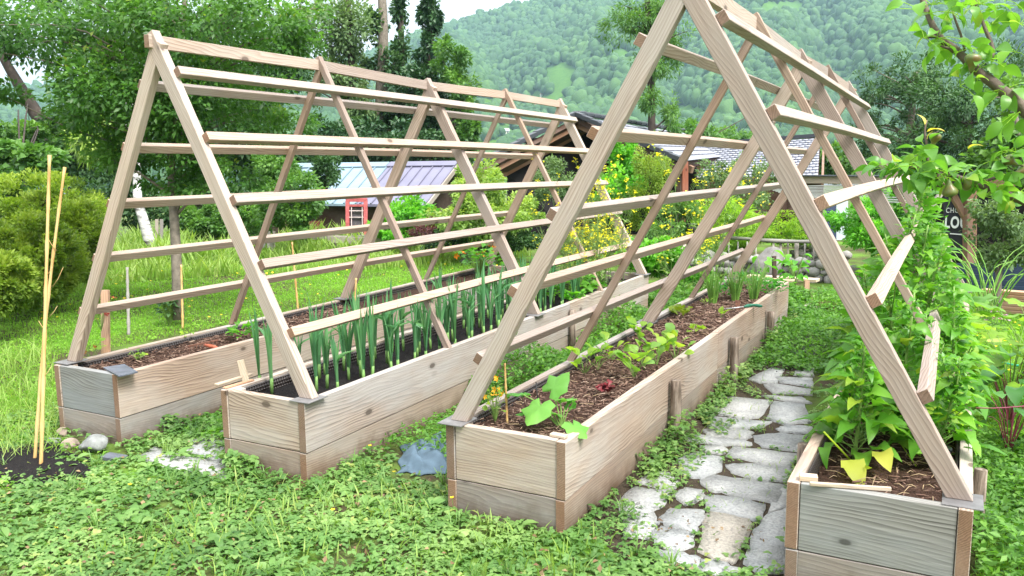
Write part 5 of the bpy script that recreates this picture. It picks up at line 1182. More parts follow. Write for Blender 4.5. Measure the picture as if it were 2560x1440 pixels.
def LZ(x, y): return 'leek in the '+('row against the path-side board' if x > -3.2 else 'middle row' if x > -3.39 else 'row against the inner board')+', '+('near third' if y < 4.7 else 'middle' if y < 6 else 'far third')+' of the second bed'
for k, (x, y) in enumerate(spots):
    if k < 6:
        h, nl = protos[k % 5]; r_ = leek(k, h*1.12, nl, (x, y, LB_)); tag(r_, LZ(x, y), 'leek', LG); made.append(r_)
    else: dup(made[k % 6], (x, y, LB_), rg.random()*6.28, rg.uniform(.8, 1.12), label=LZ(x, y), group=LG)
big = leek(77, .52, 7, tuple(G(650, 975, LB_))); tag(big, 'thickest, darkest leek, standing nearest in the left corner of the second bed', 'leek', LG)
# generic small plants: leaves on stalks out of one point
def plant(name, label, cat, loc, n, h, spread, smin, smax, tm, mat, group=None, stalk=.0018, up_=.6, smooth=False, part='leaf', flowers_=None, seed=0):
    r_ = empty(name, loc, label=label, cat=cat, group=group); rg = np.random.default_rng(seed+int(abs(loc[0]*1000))+int(loc[1]*100)); lo = np.array(tuple(loc)); P = []; D = []; st = []
    for k in range(n):
        a = rg.random()*6.28; q = (k+.5)/n; rr = spread*(.25+.75*rg.random()); hh = h*(.35+.65*rg.random())
        p = lo+np.array([math.cos(a)*rr, math.sin(a)*rr, hh]); P.append(p); d = np.array([math.cos(a), math.sin(a), up_+rg.normal(0, .35)]); D.append(d)
        if stalk: st.append(tube_arr([lo, (lo+p)/2+np.array([0, 0, hh*.18]), p], [stalk*1.3, stalk, stalk*.8], 4, .6, False))
    P, D = np.array(P), np.array(D)
    leafy(part, [batch(tm, P, frames(D, rg.normal(0, .4, n)), rg.uniform(smin, smax, n), rg.random(n))], mat, r_, smooth)
    if st: leafy('stem', st, STEM, r_)
    if flowers_:
        m, nf, s, col = flowers_; F_ = lo+np.stack([rg.normal(0, spread*.55, nf), rg.normal(0, spread*.55, nf), h*rg.uniform(.55, 1.1, nf)], 1)
        leafy('flower', [scatter(FLW, F_, s*.8, s*1.2, .9)], m, r_)
    return r_
STEM = simple('green_stem', (.16, .27, .06), .6, .25, 10, 0)
RND = leafN(4, .95, .03, .15, .55); OV = leafN(5, .62, .06, .25, .42); OVW = leafN(6, .66, .08, .35, .38, wave=.25); SPN = leafN(6, .55, .08, .45, .3, wave=.3); LET = leafN(5, .7, .12, .1, .7, wave=.6)
KOHL = leafmat('kohlrabi_leaf', (.12, .28, .07), (.24, .43, .05), (.5, .62, .05), .45, .4, (.5, .56, .08))
NAST = leafmat('nasturtium_leaf', (.12, .27, .03), (.24, .40, .05), (.5, .55, .06), .45, .45)
LETT = leafmat('lettuce_leaf', (.16, .33, .03), (.28, .46, .05), (.45, .58, .09), .5, .4)
SPIN = leafmat('spinach_leaf', (.045, .165, .018), (.11, .30, .03), (.26, .48, .05), .45, .35, (.48, .50, .06))
REDL = simple('red_lettuce', (.15, .018, .022), .45, .5, 30, .1)
KG = 'kohlrabi seedlings in the third bed'
kp = [((1462, 938), 'at the near left end of the kohlrabi row, one leaf yellow'), ((1530, 905), 'second along the liner, with a round pale leaf'), ((1600, 858), 'farthest along the liner'), ((1585, 948), 'nearest to the right-hand board'), ((1642, 915), 'with a round yellow leaf, right of centre'), ((1690, 905), 'at the right edge of the seedling patch'), ((1655, 880), 'in the middle of the patch, leaning right'), ((1610, 925), 'between the two right-hand kohlrabi'), ((1495, 925), 'small, just behind the first one')]
for k, ((x, y), lab) in enumerate(kp):
    plant('kohlrabi_seedling', 'kohlrabi seedling '+lab, 'seedling', G(x, y, LC_), 10 if k != 8 else 6, .14, .075, .06, .085, RND, KOHL, KG, .0017, .9, True, seed=k)
plant('lettuce', 'ruffled dark red lettuce in the middle of the third bed', 'lettuce', G(1518, 990, LC_+.01), 14, .05, .04, .045, .07, LET, REDL, None, 0, .9, True)
plant('lettuce', 'tiny dark red lettuce left of the big red one, half hidden by the cucumber', 'lettuce', G(1398, 972, LC_+.01), 8, .03, .02, .025, .04, LET, REDL, None, 0, .9, True)
plant('lettuce', 'olive green lettuce by the liner in the third bed', 'lettuce', G(1705, 795, LC_), 14, .06, .05, .06, .10, LET, leafmat('olive_lettuce', (.13, .2, .02), (.22, .31, .03), (.33, .40, .07), .4), None, 0, .8, True)
plant('lettuce', 'small yellow-green lettuce in the middle of the third bed', 'lettuce', G(1735, 838, LC_), 8, .05, .03, .04, .07, LET, LETT, None, 0, .9, True)
plant('lettuce', 'spindly lettuce seedling right of centre in the third bed', 'lettuce', G(1802, 800, LC_), 5, .08, .03, .04, .08, OV, LETT, None, .001, 1, True)
plant('lettuce', 'pale sprout at the far side of the bark mulch in the third bed', 'lettuce', G(1768, 765, LC_), 4, .06, .03, .04, .06, OV, LETT, None, .001, 1, True)
def chives(label, loc, n, h, sp, mat, w_=.006):
    r_ = empty('chives', loc, label=label, cat='chives', group='clumps of chives in the third bed'); pt = []; lo = np.array(tuple(loc)); rg = random.Random(int(lo[1]*1000))
    for k in range(n):
        a = rg.random()*6.28; s = sp*rg.random()**.6; b = lo+np.array([math.cos(a)*.025, math.sin(a)*.025, 0]); hh = h*rg.uniform(.6, 1.05)
        pt.append(tube_arr(curve_pts([b, b+np.array([math.cos(a)*s*.3, math.sin(a)*s*.3, hh*.55]), b+np.array([math.cos(a)*s, math.sin(a)*s, hh])], 6), np.linspace(w_/2, .0008, 6), 4, rg.random(), False))
    leafy('leaf', pt, mat, r_); return r_
CHV = leafmat('chive_leaf', (.12, .28, .05), (.22, .44, .08), (.36, .56, .14), .3)
chives('leftmost clump of chives, beside the liner', G(1782, 762, LC_), 60, .38, .14, CHV, .009); chives('middle clump of chives with a brown label at its foot', G(1838, 757, LC_), 60, .36, .12, CHV, .009); chives('rightmost clump of chives, nearest to the outer board', G(1883, 755, LC_), 55, .34, .12, CHV, .009)
PARS = leafmat('parsley_leaf', (.03, .16, .02), (.06, .27, .03), (.12, .38, .05), .35)
for px, n, s, lab in (((1815, 748), 150, .13, 'left parsley clump between the chives'), ((1915, 742), 220, .17, 'right parsley clump at the far end of the third bed'), ((1870, 722), 150, .15, 'far parsley clump behind the chives')):
    plant('parsley', lab, 'parsley', G(*px, LC_), n, .16, s, .03, .055, LEAF5W, PARS, None, 0, .5)
# nasturtiums
YO = simple('yellow_orange_petal', (.85, .42, .02), .5, .15, 20, 0); DR = simple('dark_red_petal', (.35, .015, .012), .5, .2, 20, 0); ORP = simple('bright_orange_petal', (.85, .24, .015), .5, .15, 20, 0)
plant('nasturtium', 'nasturtium with small yellow-orange flowers at the near left corner of the third bed', 'nasturtium', G(1238, 1058, LC_), 30, .21, .06, .02, .036, RND, NAST, None, .0013, .5, True, flowers_=(YO, 9, .018, 0))
plant('nasturtium', 'nasturtium with dark red flowers at the near corner of the leftmost bed', 'nasturtium', G(232, 912, LA_), 16, .15, .08, .025, .04, RND, NAST, None, .0015, .4, True, flowers_=(DR, 5, .022, 0))
plant('nasturtium', 'red flowering nasturtium climbing on the short stake behind the first leg of the left trellis', 'nasturtium', (-5.02, 3.62, LA_+.22), 12, .22, .09, .025, .04, RND, NAST, None, .0015, .4, True, flowers_=(DR, 4, .022, 0))
plant('nasturtium', 'bright nasturtium with orange flowers at the far end of the leftmost bed', 'nasturtium', (-4.85, 8.35, LA_), 90, .34, .24, .05, .08, RND, L_BRIGHT, None, .002, .4, True, flowers_=(ORP, 9, .04, 0))
plant('nasturtium', 'small trailing nasturtium seedling in the mulch of the leftmost bed', 'nasturtium', G(345, 905, LA_), 12, .09, .08, .022, .035, RND, NAST, None, .0016, .3, True)
plant('strawberry_plant', 'small strawberry plant by the liner of the leftmost bed', 'plant', G(472, 855, LA_), 10, .09, .08, .035, .055, OV, KOHL, None, .0016, .3, True)
plant('lettuce', 'full bright green lettuce in the leftmost bed', 'lettuce', G(607, 855, LA_), 60, .13, .10, .04, .065, OV, L_BRIGHT, None, 0, .7, True)
plant('tomato_plant', 'dark bushy plant growing outside the leftmost bed by the tree trunk', 'plant', G(425, 815, 0), 110, .36, .11, .04, .07, OV, L_DARK, None, .002, .2)
plant('chard', 'dark leafy chard behind the last leeks', 'chard', (-3.22, 7.35, LB_), 34, .22, .16, .08, .14, OVW, SPIN, None, .003, .5, True)
for x, y, s in ((-3.12, 7.05, .12), (-3.2, 7.7, .13), (-3.42, 7.2, .15)):
    plant('lettuce', 'bright lettuce at the far end of the second bed, '+{-3.12: 'nearest the outer board', -3.2: 'farthest back', -3.42: 'on the inner side'}[x], 'lettuce', (x, y, LB_), 50, s, s*.8, .05, .08, OV, L_BRIGHT, None, 0, .8, True)
# mustard gone to flower in the second bed
MUS = leafmat('mustard_stem', (.1, .2, .05), (.18, .3, .08), (.3, .42, .13), .3); MY = leafmat('mustard_flower', (.7, .60, .01), (.88, .78, .02), (.92, .85, .1), .3)
def mustard(loc, h, seed):
    r_ = empty('mustard_plant', loc); rg = random.Random(seed); lo = np.array(tuple(loc)); pt = []; fl = []; lv = []
    lean = np.array([rg.gauss(0, .10), rg.gauss(0, .06), 0])
    top = lo+lean*h+np.array([0, 0, h]); ax = curve_pts([lo, lo+lean*h*.3+np.array([0, 0, h*.5]), top], 10); pt.append(tube_arr(ax, np.linspace(.004, .0015, 10), 5))
    for k in range(9):
        i = rg.randint(3, 9); a = rg.random()*6.28; l_ = h*rg.uniform(.12, .32); b = ax[i]; e = b+np.array([math.cos(a)*l_*.45, math.sin(a)*l_*.45, l_*.85]); pt.append(tube_arr(curve_pts([b, (b+e)/2+np.array([math.cos(a), math.sin(a), 0])*l_*.08, e], 5), np.linspace(.0022, .001, 5), 4))
        for j in range(9):     # pods
            u = rg.random(); c = b+(e-b)*u; a2 = rg.random()*6.28; pt.append(tube_arr([c, c+np.array([math.cos(a2)*.03, math.sin(a2)*.03, .035])], .0012, 3, .8, False))
        if rg.random() < .95:
            for j in range(rg.randint(3, 8)): fl.append(e+np.array([rg.gauss(0, .015), rg.gauss(0, .015), rg.gauss(0, .02)]))
    for j in range(8): fl.append(top+np.array([rg.gauss(0, .014), rg.gauss(0, .014), rg.gauss(0, .018)]))
    for k in range(26): 
        i = rg.randint(0, 6); lv.append(ax[i]+np.array([rg.gauss(0, .03), rg.gauss(0, .03), rg.random()*.05]))
    lv = np.array(lv); pt.append(batch(LEAF5N, lv, frames(np.stack([RNG.normal(size=26), RNG.normal(size=26), RNG.normal(.4, .4, 26)], 1)), RNG.uniform(.05, .13, 26)))
    leafy('stem', pt, MUS, r_); leafy('flower', [scatter(FLW, np.array(fl), .009, .017, .8)], MY, r_); return r_
ML = 'tall wiry mustard plant with yellow flower clusters at the far end of the second bed'; MG = 'flowering mustard in the second bed'
mp = [mustard((-3.3, 7.9, LB_), 1.12, 1), mustard((-3.15, 8.2, LB_), 1.0, 2), mustard((-3.4, 8.4, LB_), .92, 3), mustard((-3.1, 7.6, LB_), .8, 4)]
for r_, q in zip(mp, ('tallest mustard plant with yellow flower clusters, middle of the second bed far end', 'tall mustard plant with yellow flowers by the outer board near the far end', 'mustard plant with yellow flowers in the far inner corner of the second bed', 'shortest mustard plant, the first behind the leeks by the outer board')): tag(r_, q, 'mustard plant', MG)
rg = random.Random(9)
for k in range(36):
    y = rg.uniform(7.35, 8.78); x = rg.uniform(-3.52, -3.08); dup(mp[k % 4], (x, y, LB_), rg.random()*6.28, rg.uniform(.62, 1.04), label='yellow mustard plant '+('nearer the leeks' if y < 7.85 else 'by the far board' if y > 8.4 else 'in the middle of the clump')+(', path side' if x > -3.3 else ', inner side')+' of the second bed', group=MG)
for k in range(10):
    x, y = rg.uniform(-2.95, -2.5), rg.uniform(9.3, 10.6); dup(mp[k % 4], (x, y, 0), rg.random()*6.28, rg.uniform(1.1, 1.4), label='taller yellow-flowering mustard growing in the ground beyond the second bed', group='mustard beyond the second bed')
# cucumber plant with palmate leaves
def palm():
    ang = [180, 150, 118, 92, 66, 40, 20, 0, -20, -40, -66, -92, -118, -150]; rad2 = [.10, .5, .62, .50, .74, .62, .78, 1.0, .78, .62, .74, .50, .62, .5]
    pts = [(r*math.cos(rad(a)), r*math.sin(rad(a))) for a, r in zip(ang, rad2)]; V = [(0, 0, .0)]; n = len(pts)
    for s, dz in ((.55, .05), (1.0, -.06)):
        V += [(x*s, y*s, dz+(.03+.05*s)*math.cos(5*math.atan2(y, x))*s) for x, y in pts]
    tri = [(0, 1+i, 1+(i+1) % n) for i in range(n)]; q = [(1+i, 1+n+i, 1+n+(i+1) % n, 1+(i+1) % n) for i in range(n)]
    V = np.array(V); V[:, 0] += .12; return V*.62, [np.array(tri), np.array(q)]
PALM = palm(); CUC = leafmat('cucumber_leaf', (.07, .25, .045), (.12, .35, .06), (.22, .47, .08), .4, .45)
def bigleaves(name, label, cat, base, specs, mat, depth=None, stem=.003, stemmat=None):
    """specs: (px,py,z,size,dirx,diry,dirz,roll)"""
    r_ = empty(name, base, label=label, cat=cat); b = np.array(tuple(base)); P = []; D = []; S = []; Rl = []; st = []
    for px, py, dep, s, d, rl in specs:
        p = np.array(tuple(AT(px, py, dep))); P.append(p); D.append(d); S.append(s); Rl.append(rl); m = (b+p)/2; m[2] = max(m[2], (b[2]+p[2])/2+.03); st.append(tube_arr(curve_pts([b, m, p], 7), np.linspace(stem*1.3, stem, 7), 6, .6, False))
    for k in range(len(P)):
        leafy('leaf', [batch(PALM, np.array(P[k:k+1]), frames(np.array(D[k:k+1], float), np.array(Rl[k:k+1], float)), np.array(S[k:k+1])*1.55, RNG.random(1))], mat, r_, True)
    leafy('stem', st, stemmat or STEM, r_, True); return r_
b = G(1405, 1075, LC_); d0 = (b-CAM).dot(fw)
bigleaves('cucumber_plant', 'cucumber plant with big lobed leaves at the near end of the third bed', 'cucumber', b, [
    (1352, 1012, d0-.02, .135, (-.1, -.9, -.55), 0), (1378, 975, d0+.07, .12, (.5, .5, .6), .5), (1305, 985, d0+.08, .10, (-.8, .1, -.15), .2), (1432, 1062, d0-.16, .105, (.75, -.4, -.35), 0), (1415, 1015, d0+.05, .06, (.6, .3, .9), 0),
    (1430, 1020, d0, .045, (.3, -.3, .8), .4), (1385, 1035, d0, .07, (.3, -.5, .2), -.3), (1325, 1030, d0+.02, .07, (-.9, -.5, -.2), .2), (1400, 1000, d0+.04, .085, (.9, .2, .1), -.4)], CUC)
leafy_c = leafy('plant_stick', [tube_arr([tuple(G(1347, 1025, LC_)), tuple(AT(1340, 955, (G(1347, 1025, LC_)-CAM).dot(fw)))], .003, 6)], simple('black_stick', (.02, .02, .022), .4, .1, 5, 0), None, True, origin=tuple(G(1347, 1025, LC_))); tag(leafy_c, 'thin black support stick behind the cucumber leaves', 'stick')
# bolting spinach
def spinach(loc, h, seed, big=.13, n=46):
    r_ = empty('spinach_plant', loc); rg = np.random.default_rng(seed); lo = np.array(tuple(loc)); top = lo+np.array([rg.normal(0, .04), rg.normal(0, .04), h]); ax = curve_pts([lo, (lo+top)/2+np.array([rg.normal(0, .03), rg.normal(0, .03), 0]), top], 12)
    st = [tube_arr(ax, np.linspace(.010, .004, 12), 7)]; P = []; D = []; S = []
    for k in range(n):
        u = (k+rg.random())/n; i = min(10, int(u*11)); b = ax[i]+(ax[i+1]-ax[i])*(u*11-i) if i < 11 else ax[-1]; a = k*2.4+rg.normal(0, .3); s = big*(1.15-.85*u)*rg.uniform(.7, 1.1); pl_ = s*(.65-.45*u)
        d = np.array([math.cos(a), math.sin(a), .55+rg.normal(0, .25)]); p = b+d*pl_; P.append(p); D.append(d+np.array([0, 0, rg.uniform(-.6, .3)])); S.append(s)
        if pl_ > .02: st.append(tube_arr([b, p], [.0032, .002], 4, .6, False))
    out = [batch(SPN, np.array(P), frames(np.array(D), rg.normal(0, .5, n)), np.array(S), rg.random(n))]
    # small leaves and seed clusters up the stem
    m = 120; u = .25+.75*rg.random(m)**.8; i = np.minimum(10, (u*11).astype(int)); b = ax[i]+rg.normal(0, .018, (m, 3)); out.append(batch(LEAF5, b, frames(rg.normal(size=(m, 3))+np.array([0, 0, .5])), rg.uniform(.018, .04, m), rg.random(m)*.8))
    # side shoots
    for k in range(2):
        i = rg.integers(3, 9); a = rg.random()*6.28; e = ax[i]+np.array([math.cos(a)*h*.14, math.sin(a)*h*.14, h*.24]); st.append(tube_arr([ax[i], (ax[i]+e)/2+np.array([math.cos(a)*.02, math.sin(a)*.02, 0]), e], .0035, 5)); mm = 40
        tt = rg.random(mm)[:, None]; out.append(batch(LEAF5, ax[i]+(e-ax[i])*tt+rg.normal(0, .012, (mm, 3)), frames(rg.normal(size=(mm, 3))+np.array([0, 0, .5])), rg.uniform(.02, .05, mm), rg.random(mm)))
    leafy('leaf', out, SPIN, r_, True); leafy('stem', st, STEM, r_, True); return r_
SG = 'bolting spinach in the rightmost bed'; SL = 'tall bolting spinach plant with dark crinkled leaves, in the crowd filling the rightmost bed'
sp = [spinach((-.36, 3.95, LD_), .55, 1, .18, 60), spinach((-.18, 4.35, LD_), .72, 2, .18, 60), spinach((-.05, 4.1, LD_), .5, 3, .17, 56), spinach((-.33, 4.9, LD_), .8, 4, .20, 66)]
tag(sp[0], 'spinach plant nearest the camera at the left board of the rightmost bed', 'spinach', SG); tag(sp[1], 'second spinach plant with two thick bare stems seen behind the trellis leg', 'spinach', SG); tag(sp[2], 'spinach plant standing right of the trellis leg, near the outer board', 'spinach', SG); tag(sp[3], SL, 'spinach', SG)
rg = random.Random(3)
for k in range(34):
    y = 4.15+(k/34)**.9*4.2; x = rg.uniform(-.47, .03 if y < 6 else -.14); h = (.58+.36*min(1, (y-4.2)/2.8))*(1-.25*(x > -.2 and y > 5.6)); pk_ = rg.choice([1, 3, 3]); base_h = {1: .72, 3: .8}[pk_]
    dup(sp[pk_], (x, y, LD_), rg.random()*6.28, h/base_h*rg.uniform(.62, 1.2), label='bolting spinach plant '+('along the path-side board' if x < -.22 else 'towards the outer board')+', '+('near third' if y < 5.4 else 'middle' if y < 7 else 'far third')+' of the rightmost bed', group=SG)
r_ = empty('spinach_leaf', G(2190, 1150, LD_), label='yellowing torn spinach leaves drooping over the soil by the front board', cat='leaf'); P = np.array([tuple(G(2120, 1150, LD_+.07)), tuple(G(2235, 1085, LD_+.06)), tuple(G(2180, 1170, LD_+.05)), tuple(G(2330, 1040, LD_+.15)), tuple(G(2200, 1130, LD_+.09))])
YL = leafmat('yellowing_leaf', (.26, .38, .03), (.40, .50, .05), (.60, .58, .10), .45)
YD = (np.array([(.4, -.7, -.2), (.8, -.4, -.1), (-.6, -.6, -.3), (.95, -.1, .25), (.3, -.9, .0)]), np.array([.2, -.4, .5, -.2, .3]), np.array([.15, .12, .13, .2, .13]))
for k in range(5): leafy('leaf', [batch(OVW, P[k:k+1], frames(YD[0][k:k+1], YD[1][k:k+1]), YD[2][k:k+1])], YL, r_, True)
leafy('stalk', [tube_arr([tuple(G(2140, 1165, LD_)), tuple(AT(2060, 1080, 3.55)+Vector((0, 0, 0)))], .004, 5), tube_arr([tuple(G(2290, 1165, LD_+.01)), tuple(P[1])], .003, 5)], YL, r_)
# beets and squash beyond the right board
BEET = leafmat('beet_leaf', (.035, .12, .03), (.075, .22, .045), (.17, .34, .08), .35, .4, (.55, .25, .03)); BST = simple('beet_stalk', (.16, .03, .05), .45, .3, 10, 0)
def rosette(name, label, cat, loc, n, h, sp_, s, tm, mat, stm, group=None):
    r_ = empty(name, loc, label=label, cat=cat, group=group); lo = np.array(tuple(loc)); P = []; D = []; st = []; rg = np.random.default_rng(int(lo[1]*100))
    for k in range(n):
        a = k*2.4+rg.normal(0, .3); q = .4+.6*rg.random(); p = lo+np.array([math.cos(a)*sp_*q, math.sin(a)*sp_*q, h*rg.uniform(.5, 1)]); P.append(p); D.append((math.cos(a), math.sin(a), rg.uniform(-.5, .3))); st.append(tube_arr(curve_pts([lo, (lo+p)/2+np.array([0, 0, h*.2]), p], 5), [.004, .003, .0025, .002, .002], 5, .5, False))
    leafy('leaf', [batch(tm, np.array(P), frames(np.array(D), rg.normal(0, .35, n)), rg.uniform(s*.7, s*1.15, n), rg.random(n))], mat, r_, True); leafy('stalk', st, stm, r_, True); return r_
rosette('beet_plant', 'beet with purple stalks and big veined leaves leaning over the right board', 'beet', (.32, 5.4, 0), 14, .46, .2, .2, OVW, BEET, BST, 'beets outside the rightmost bed'); rosette('beet_plant', 'second beet, farther back along the right board, with orange-edged leaves', 'beet', (.34, 6.0, 0), 14, .5, .22, .2, OVW, BEET, BST, 'beets outside the rightmost bed')
pass
rosette('squash_plant', 'squash with broad pale green leaves behind the beets', 'squash', (.35, 6.3, 0), 34, .62, .40, .22, PALM, L_LIME, STEM); rosette('squash_plant', 'farther squash plant with one yellow leaf, in front of the stacked boards', 'squash', (.55, 7.3, 0), 30, .6, .45, .24, PALM, KOHL, STEM)
leafy_b = leafy('leaf_stalk', [tube_arr(curve_pts([tuple(AT(2440, 1020, 3.9)), tuple(AT(2500, 1020, 3.9)), tuple(AT(2600, 1012, 3.9))], 6), .003, 5)], BST, None, True, origin=tuple(AT(2440, 1020, 3.9))); tag(leafy_b, 'long crimson beet stalk lying across the right board towards the edge', 'stalk')
r_ = empty('allium', (.25, 8.3, .3), label='tall arching onion-like leaves at the far end of the rightmost bed', cat='plant'); pt = []
for k in range(26):
    a = RNG.random()*6.28; l_ = RNG.uniform(.5, .95); b = np.array([.25+RNG.normal(0, .05), 8.3, .3]); e = b+np.array([math.cos(a)*l_*.75, math.sin(a)*l_*.4, l_*.75]); m = (b+e)/2+np.array([-math.cos(a)*.04, 0, .16]); pt.append(tube_arr(curve_pts([b, m, e], 8), np.linspace(.006, .002, 8), 4, RNG.random(), False))
leafy('leaf', pt, CHV, r_)
# sunflower seedlings beyond the third bed
for px, py, d, n, lab in ((1830+100, 700, 10.4, 0, ''), (1985, 700, 10.3, 26, 'young bean plant climbing right of the wooden peg, behind the third bed'), (1905, 690, 10.4, 10, 'young bean plant left of the wooden peg, behind the third bed')):
    if n: plant('bean_plant', lab, 'bean plant', AT(px, py+20, d), n, .42, .16, .09, .15, OV, L_BRIGHT, None, .003, -.2, True)
# ================================================================ loose things
q = [G(258, 921, .450), G(311, 913, .450), G(345, 932, .450), G(297, 943, .450)]
sl_ = quad_slab('slate_tile', q, .008, SLATE, None, (0, 0, 1)); tag(sl_, 'square slate tile lying on the near right corner of the leftmost bed', 'slate tile')
def stick(name, label, cat, a, b, w_, t_, mats, group=None, wdir=(0, 0, 1)):
    o = plank(name, a, b, wdir, w_, t_, mats, None); tag(o, label, cat, group); return o
z_ = .4545+.014
stick('lath', 'longer thin lath lying over the near left corner of the leek bed', 'lath', G(540, 962, z_), G(628, 935, z_), .011, .03, (NWD, NWD), None); stick('lath', 'dark short lath under the longer one on the leek bed corner', 'lath', G(560, 970, z_-.012), G(632, 950, z_-.012), .009, .028, (LW, LW), None)
p_ = G(618, 968, .41); stick('offcut', 'short board offcut standing upright in the near left corner of the leek bed', 'offcut', p_+Vector((0.01, 0, -.03)), AT(601, 900, (p_-CAM).dot(fw)), .04, .016, (NWD, NWD), None, rt)
stick('lath', 'pale lath lying along the front rim of the rightmost bed', 'lath', G(2024, 1209, .461), G(2228, 1223, .461), .016, .014, (NWD, NWD)); stick('offcut', 'small white offcut block on the near left corner of the rightmost bed', 'offcut', G(1998, 1192, .463), G(2044, 1196, .463), .022, .04, (NWD, NWD))
stick('offcut', 'small pale block on the near right corner of the third bed', 'offcut', G(1378, 1085, .459), G(1416, 1092, .459), .015, .035, (NWD, NWD))
t_ = G(2345, 1180, LD_); pot = leafy('flower_pot', [tube_arr([(t_.x, t_.y+.04, LD_-.005), (t_.x, t_.y+.04, LD_+.085)], [.035, .045], 12), tube_arr([(t_.x, t_.y+.04, LD_+.085), (t_.x, t_.y+.04, LD_+.10)], [.049, .049], 12)], bpy.data.materials['black_plastic'], None, origin=(t_.x, t_.y, LD_)); tag(pot, 'black plastic pot behind the foot of the trellis leg in the rightmost bed', 'flower pot')
# round stakes beside the beds
STK = NT('stake_bark'); v = STK.coord('Object', (26, 26, 3), rnd=9); f = STK.noise(v, 1.2, 5, .7); STK = STK.bsdf(STK.ramp(f, [(.35, (.05, .038, .03)), (.5, (.20, .155, .12)), (.65, (.36, .30, .25))]), .9, STK.bump(f, .9, .01), .2)
for (bx, by, tx, ty, r_, dp, lab) in ((1686, 1112, 1684, 944, .034, None, 'nearest round stake against the path side of the third bed'), (1832, 962, 1829, 840, .034, None, 'middle round stake against the path side of the third bed'), (1924, 850, 1922, 777, .034, None, 'farthest round stake against the path side of the third bed')):
    b = XP(bx, by, CX1+.04); a = AT(tx, ty, (b-CAM).dot(fw)); b.z = -.02; a.x = CX1+.042; b.x = CX1+.042; a.y = b.y
    Vs = [tube_arr(curve_pts([tuple(b), tuple((a+b)/2+Vector((.003, 0, 0))), tuple(a)], 7), np.array([1.04, 1, 1.02, .98, 1, .97, .95])*r_, 12)]
    o = leafy('wooden_stake', Vs, STK, None, True, origin=tuple(b)); tag(o, lab, 'stake', 'stakes holding the third bed')
for (x, y, z, lab, nm) in ((BX1+.035, 6.72, .40, 'grey stake against the right side of the leek bed, seen under the trellis rail', 'a'), (DX1+.04, 4.15, .33, 'old grey stake on the outer side of the rightmost bed', 'b'), (DX0-.035, 3.95, .40, 'stake on the path side of the rightmost bed, half covered by a leaf', 'c')):
    o = leafy('wooden_stake', [tube_arr([(x, y, -.02), (x, y, z*.5), (x, y, z)], [.032, .03, .028], 10)], STK, None, True, origin=(x, y, 0)); tag(o, lab, 'stake')
# the short plank post standing inside the leftmost bed
pp = G(258, 905, LA_); stick('wooden_stake', 'flat brown stake standing in the near corner of the leftmost bed', 'stake', (pp.x, pp.y+.02, LA_-.02), AT(263, 725, (pp-CAM).dot(fw)+.05), .05, .035, (LW, LW), None, rt)
# bamboo canes
BAM = NT('bamboo_cane'); v = BAM.coord('Object', (8, 8, 1)); f = BAM.noise(v, 3, 4, .6); BAM = BAM.bsdf(BAM.ramp(f, [(.3, (.38, .20, .06)), (.5, (.56, .36, .14)), (.7, (.62, .46, .22))]), .45, None, .4)
def cane(label, a, b, r, nodes, mat=None, group=None, bend=0, twigs=()):
    a, b = np.array(tuple(a)), np.array(tuple(b)); ln = np.linalg.norm(b-a); us = np.linspace(0, 1, nodes*4+1); P = a+(b-a)*us[:, None]; P[:, 0] += bend*np.sin(np.pi*us); rr = r*(1-.25*us)*(1+.28*(np.arange(len(us)) % 4 == 0)-.05*(np.arange(len(us)) % 4 == 2))
    pt = [tube_arr(P, rr, 9)]
    for u, dx, dz in twigs: c = a+(b-a)*u; pt.append(tube_arr([c, c+np.array(RT)*dx*.5+np.array([0, 0, dz*.4]), c+np.array(RT)*dx+np.array([0, 0, dz])], [.003, .002, .0012], 5))
    o = leafy('bamboo_cane', pt, mat or BAM, None, True, origin=tuple(a)); tag(o, label, 'bamboo cane', group); return o
g1_ = G(102, 1180); dd_ = (g1_-CAM).dot(fw); BG = 'bamboo canes at the left edge'
cane('straight upright bamboo cane in front, at the left edge of the picture', g1_, AT(124, 388, dd_), .0105, 7, None, BG, 0, ((.62, .04, .05), (.3, .05, .06), (.45, -.03, .05)))
g2_ = G(86, 1166); d2_ = (g2_-CAM).dot(fw); cane('slanting bamboo cane crossing behind the straight one', g2_, AT(162, 418, d2_+.03), .0095, 7, None, BG, -.03, ((.72, -.05, .09), (.6, .07, .11), (.5, .05, .06)))
for a, b, lab, r, m in ((G(322, 840, .0), (318, 668), 'pale grey cane standing outside the leftmost bed, nearest the red nasturtium', .016, BAM), (G(457, 822), (453, 662), 'orange-brown bamboo cane beside the fruit tree trunk', .012, BAM), (G(745, 775), (730, 605), 'yellow-green bamboo cane beyond the leftmost bed', .012, BAM)):
    dpt = (a-CAM).dot(fw); cane(lab, a, AT(b[0], b[1], dpt), r, 5, OW if 'grey' in lab else m)
p_ = G(888, 775, LA_+.0); cane('short bamboo cane standing in the leftmost bed behind the leeks', p_, AT(890, 695, (p_-CAM).dot(fw)), .012, 3)
p_ = G(1268, 1058, LC_); cane('slim brown bamboo stick beside the yellow nasturtium in the third bed', p_, AT(1262, 908, (p_-CAM).dot(fw)), .006, 5)
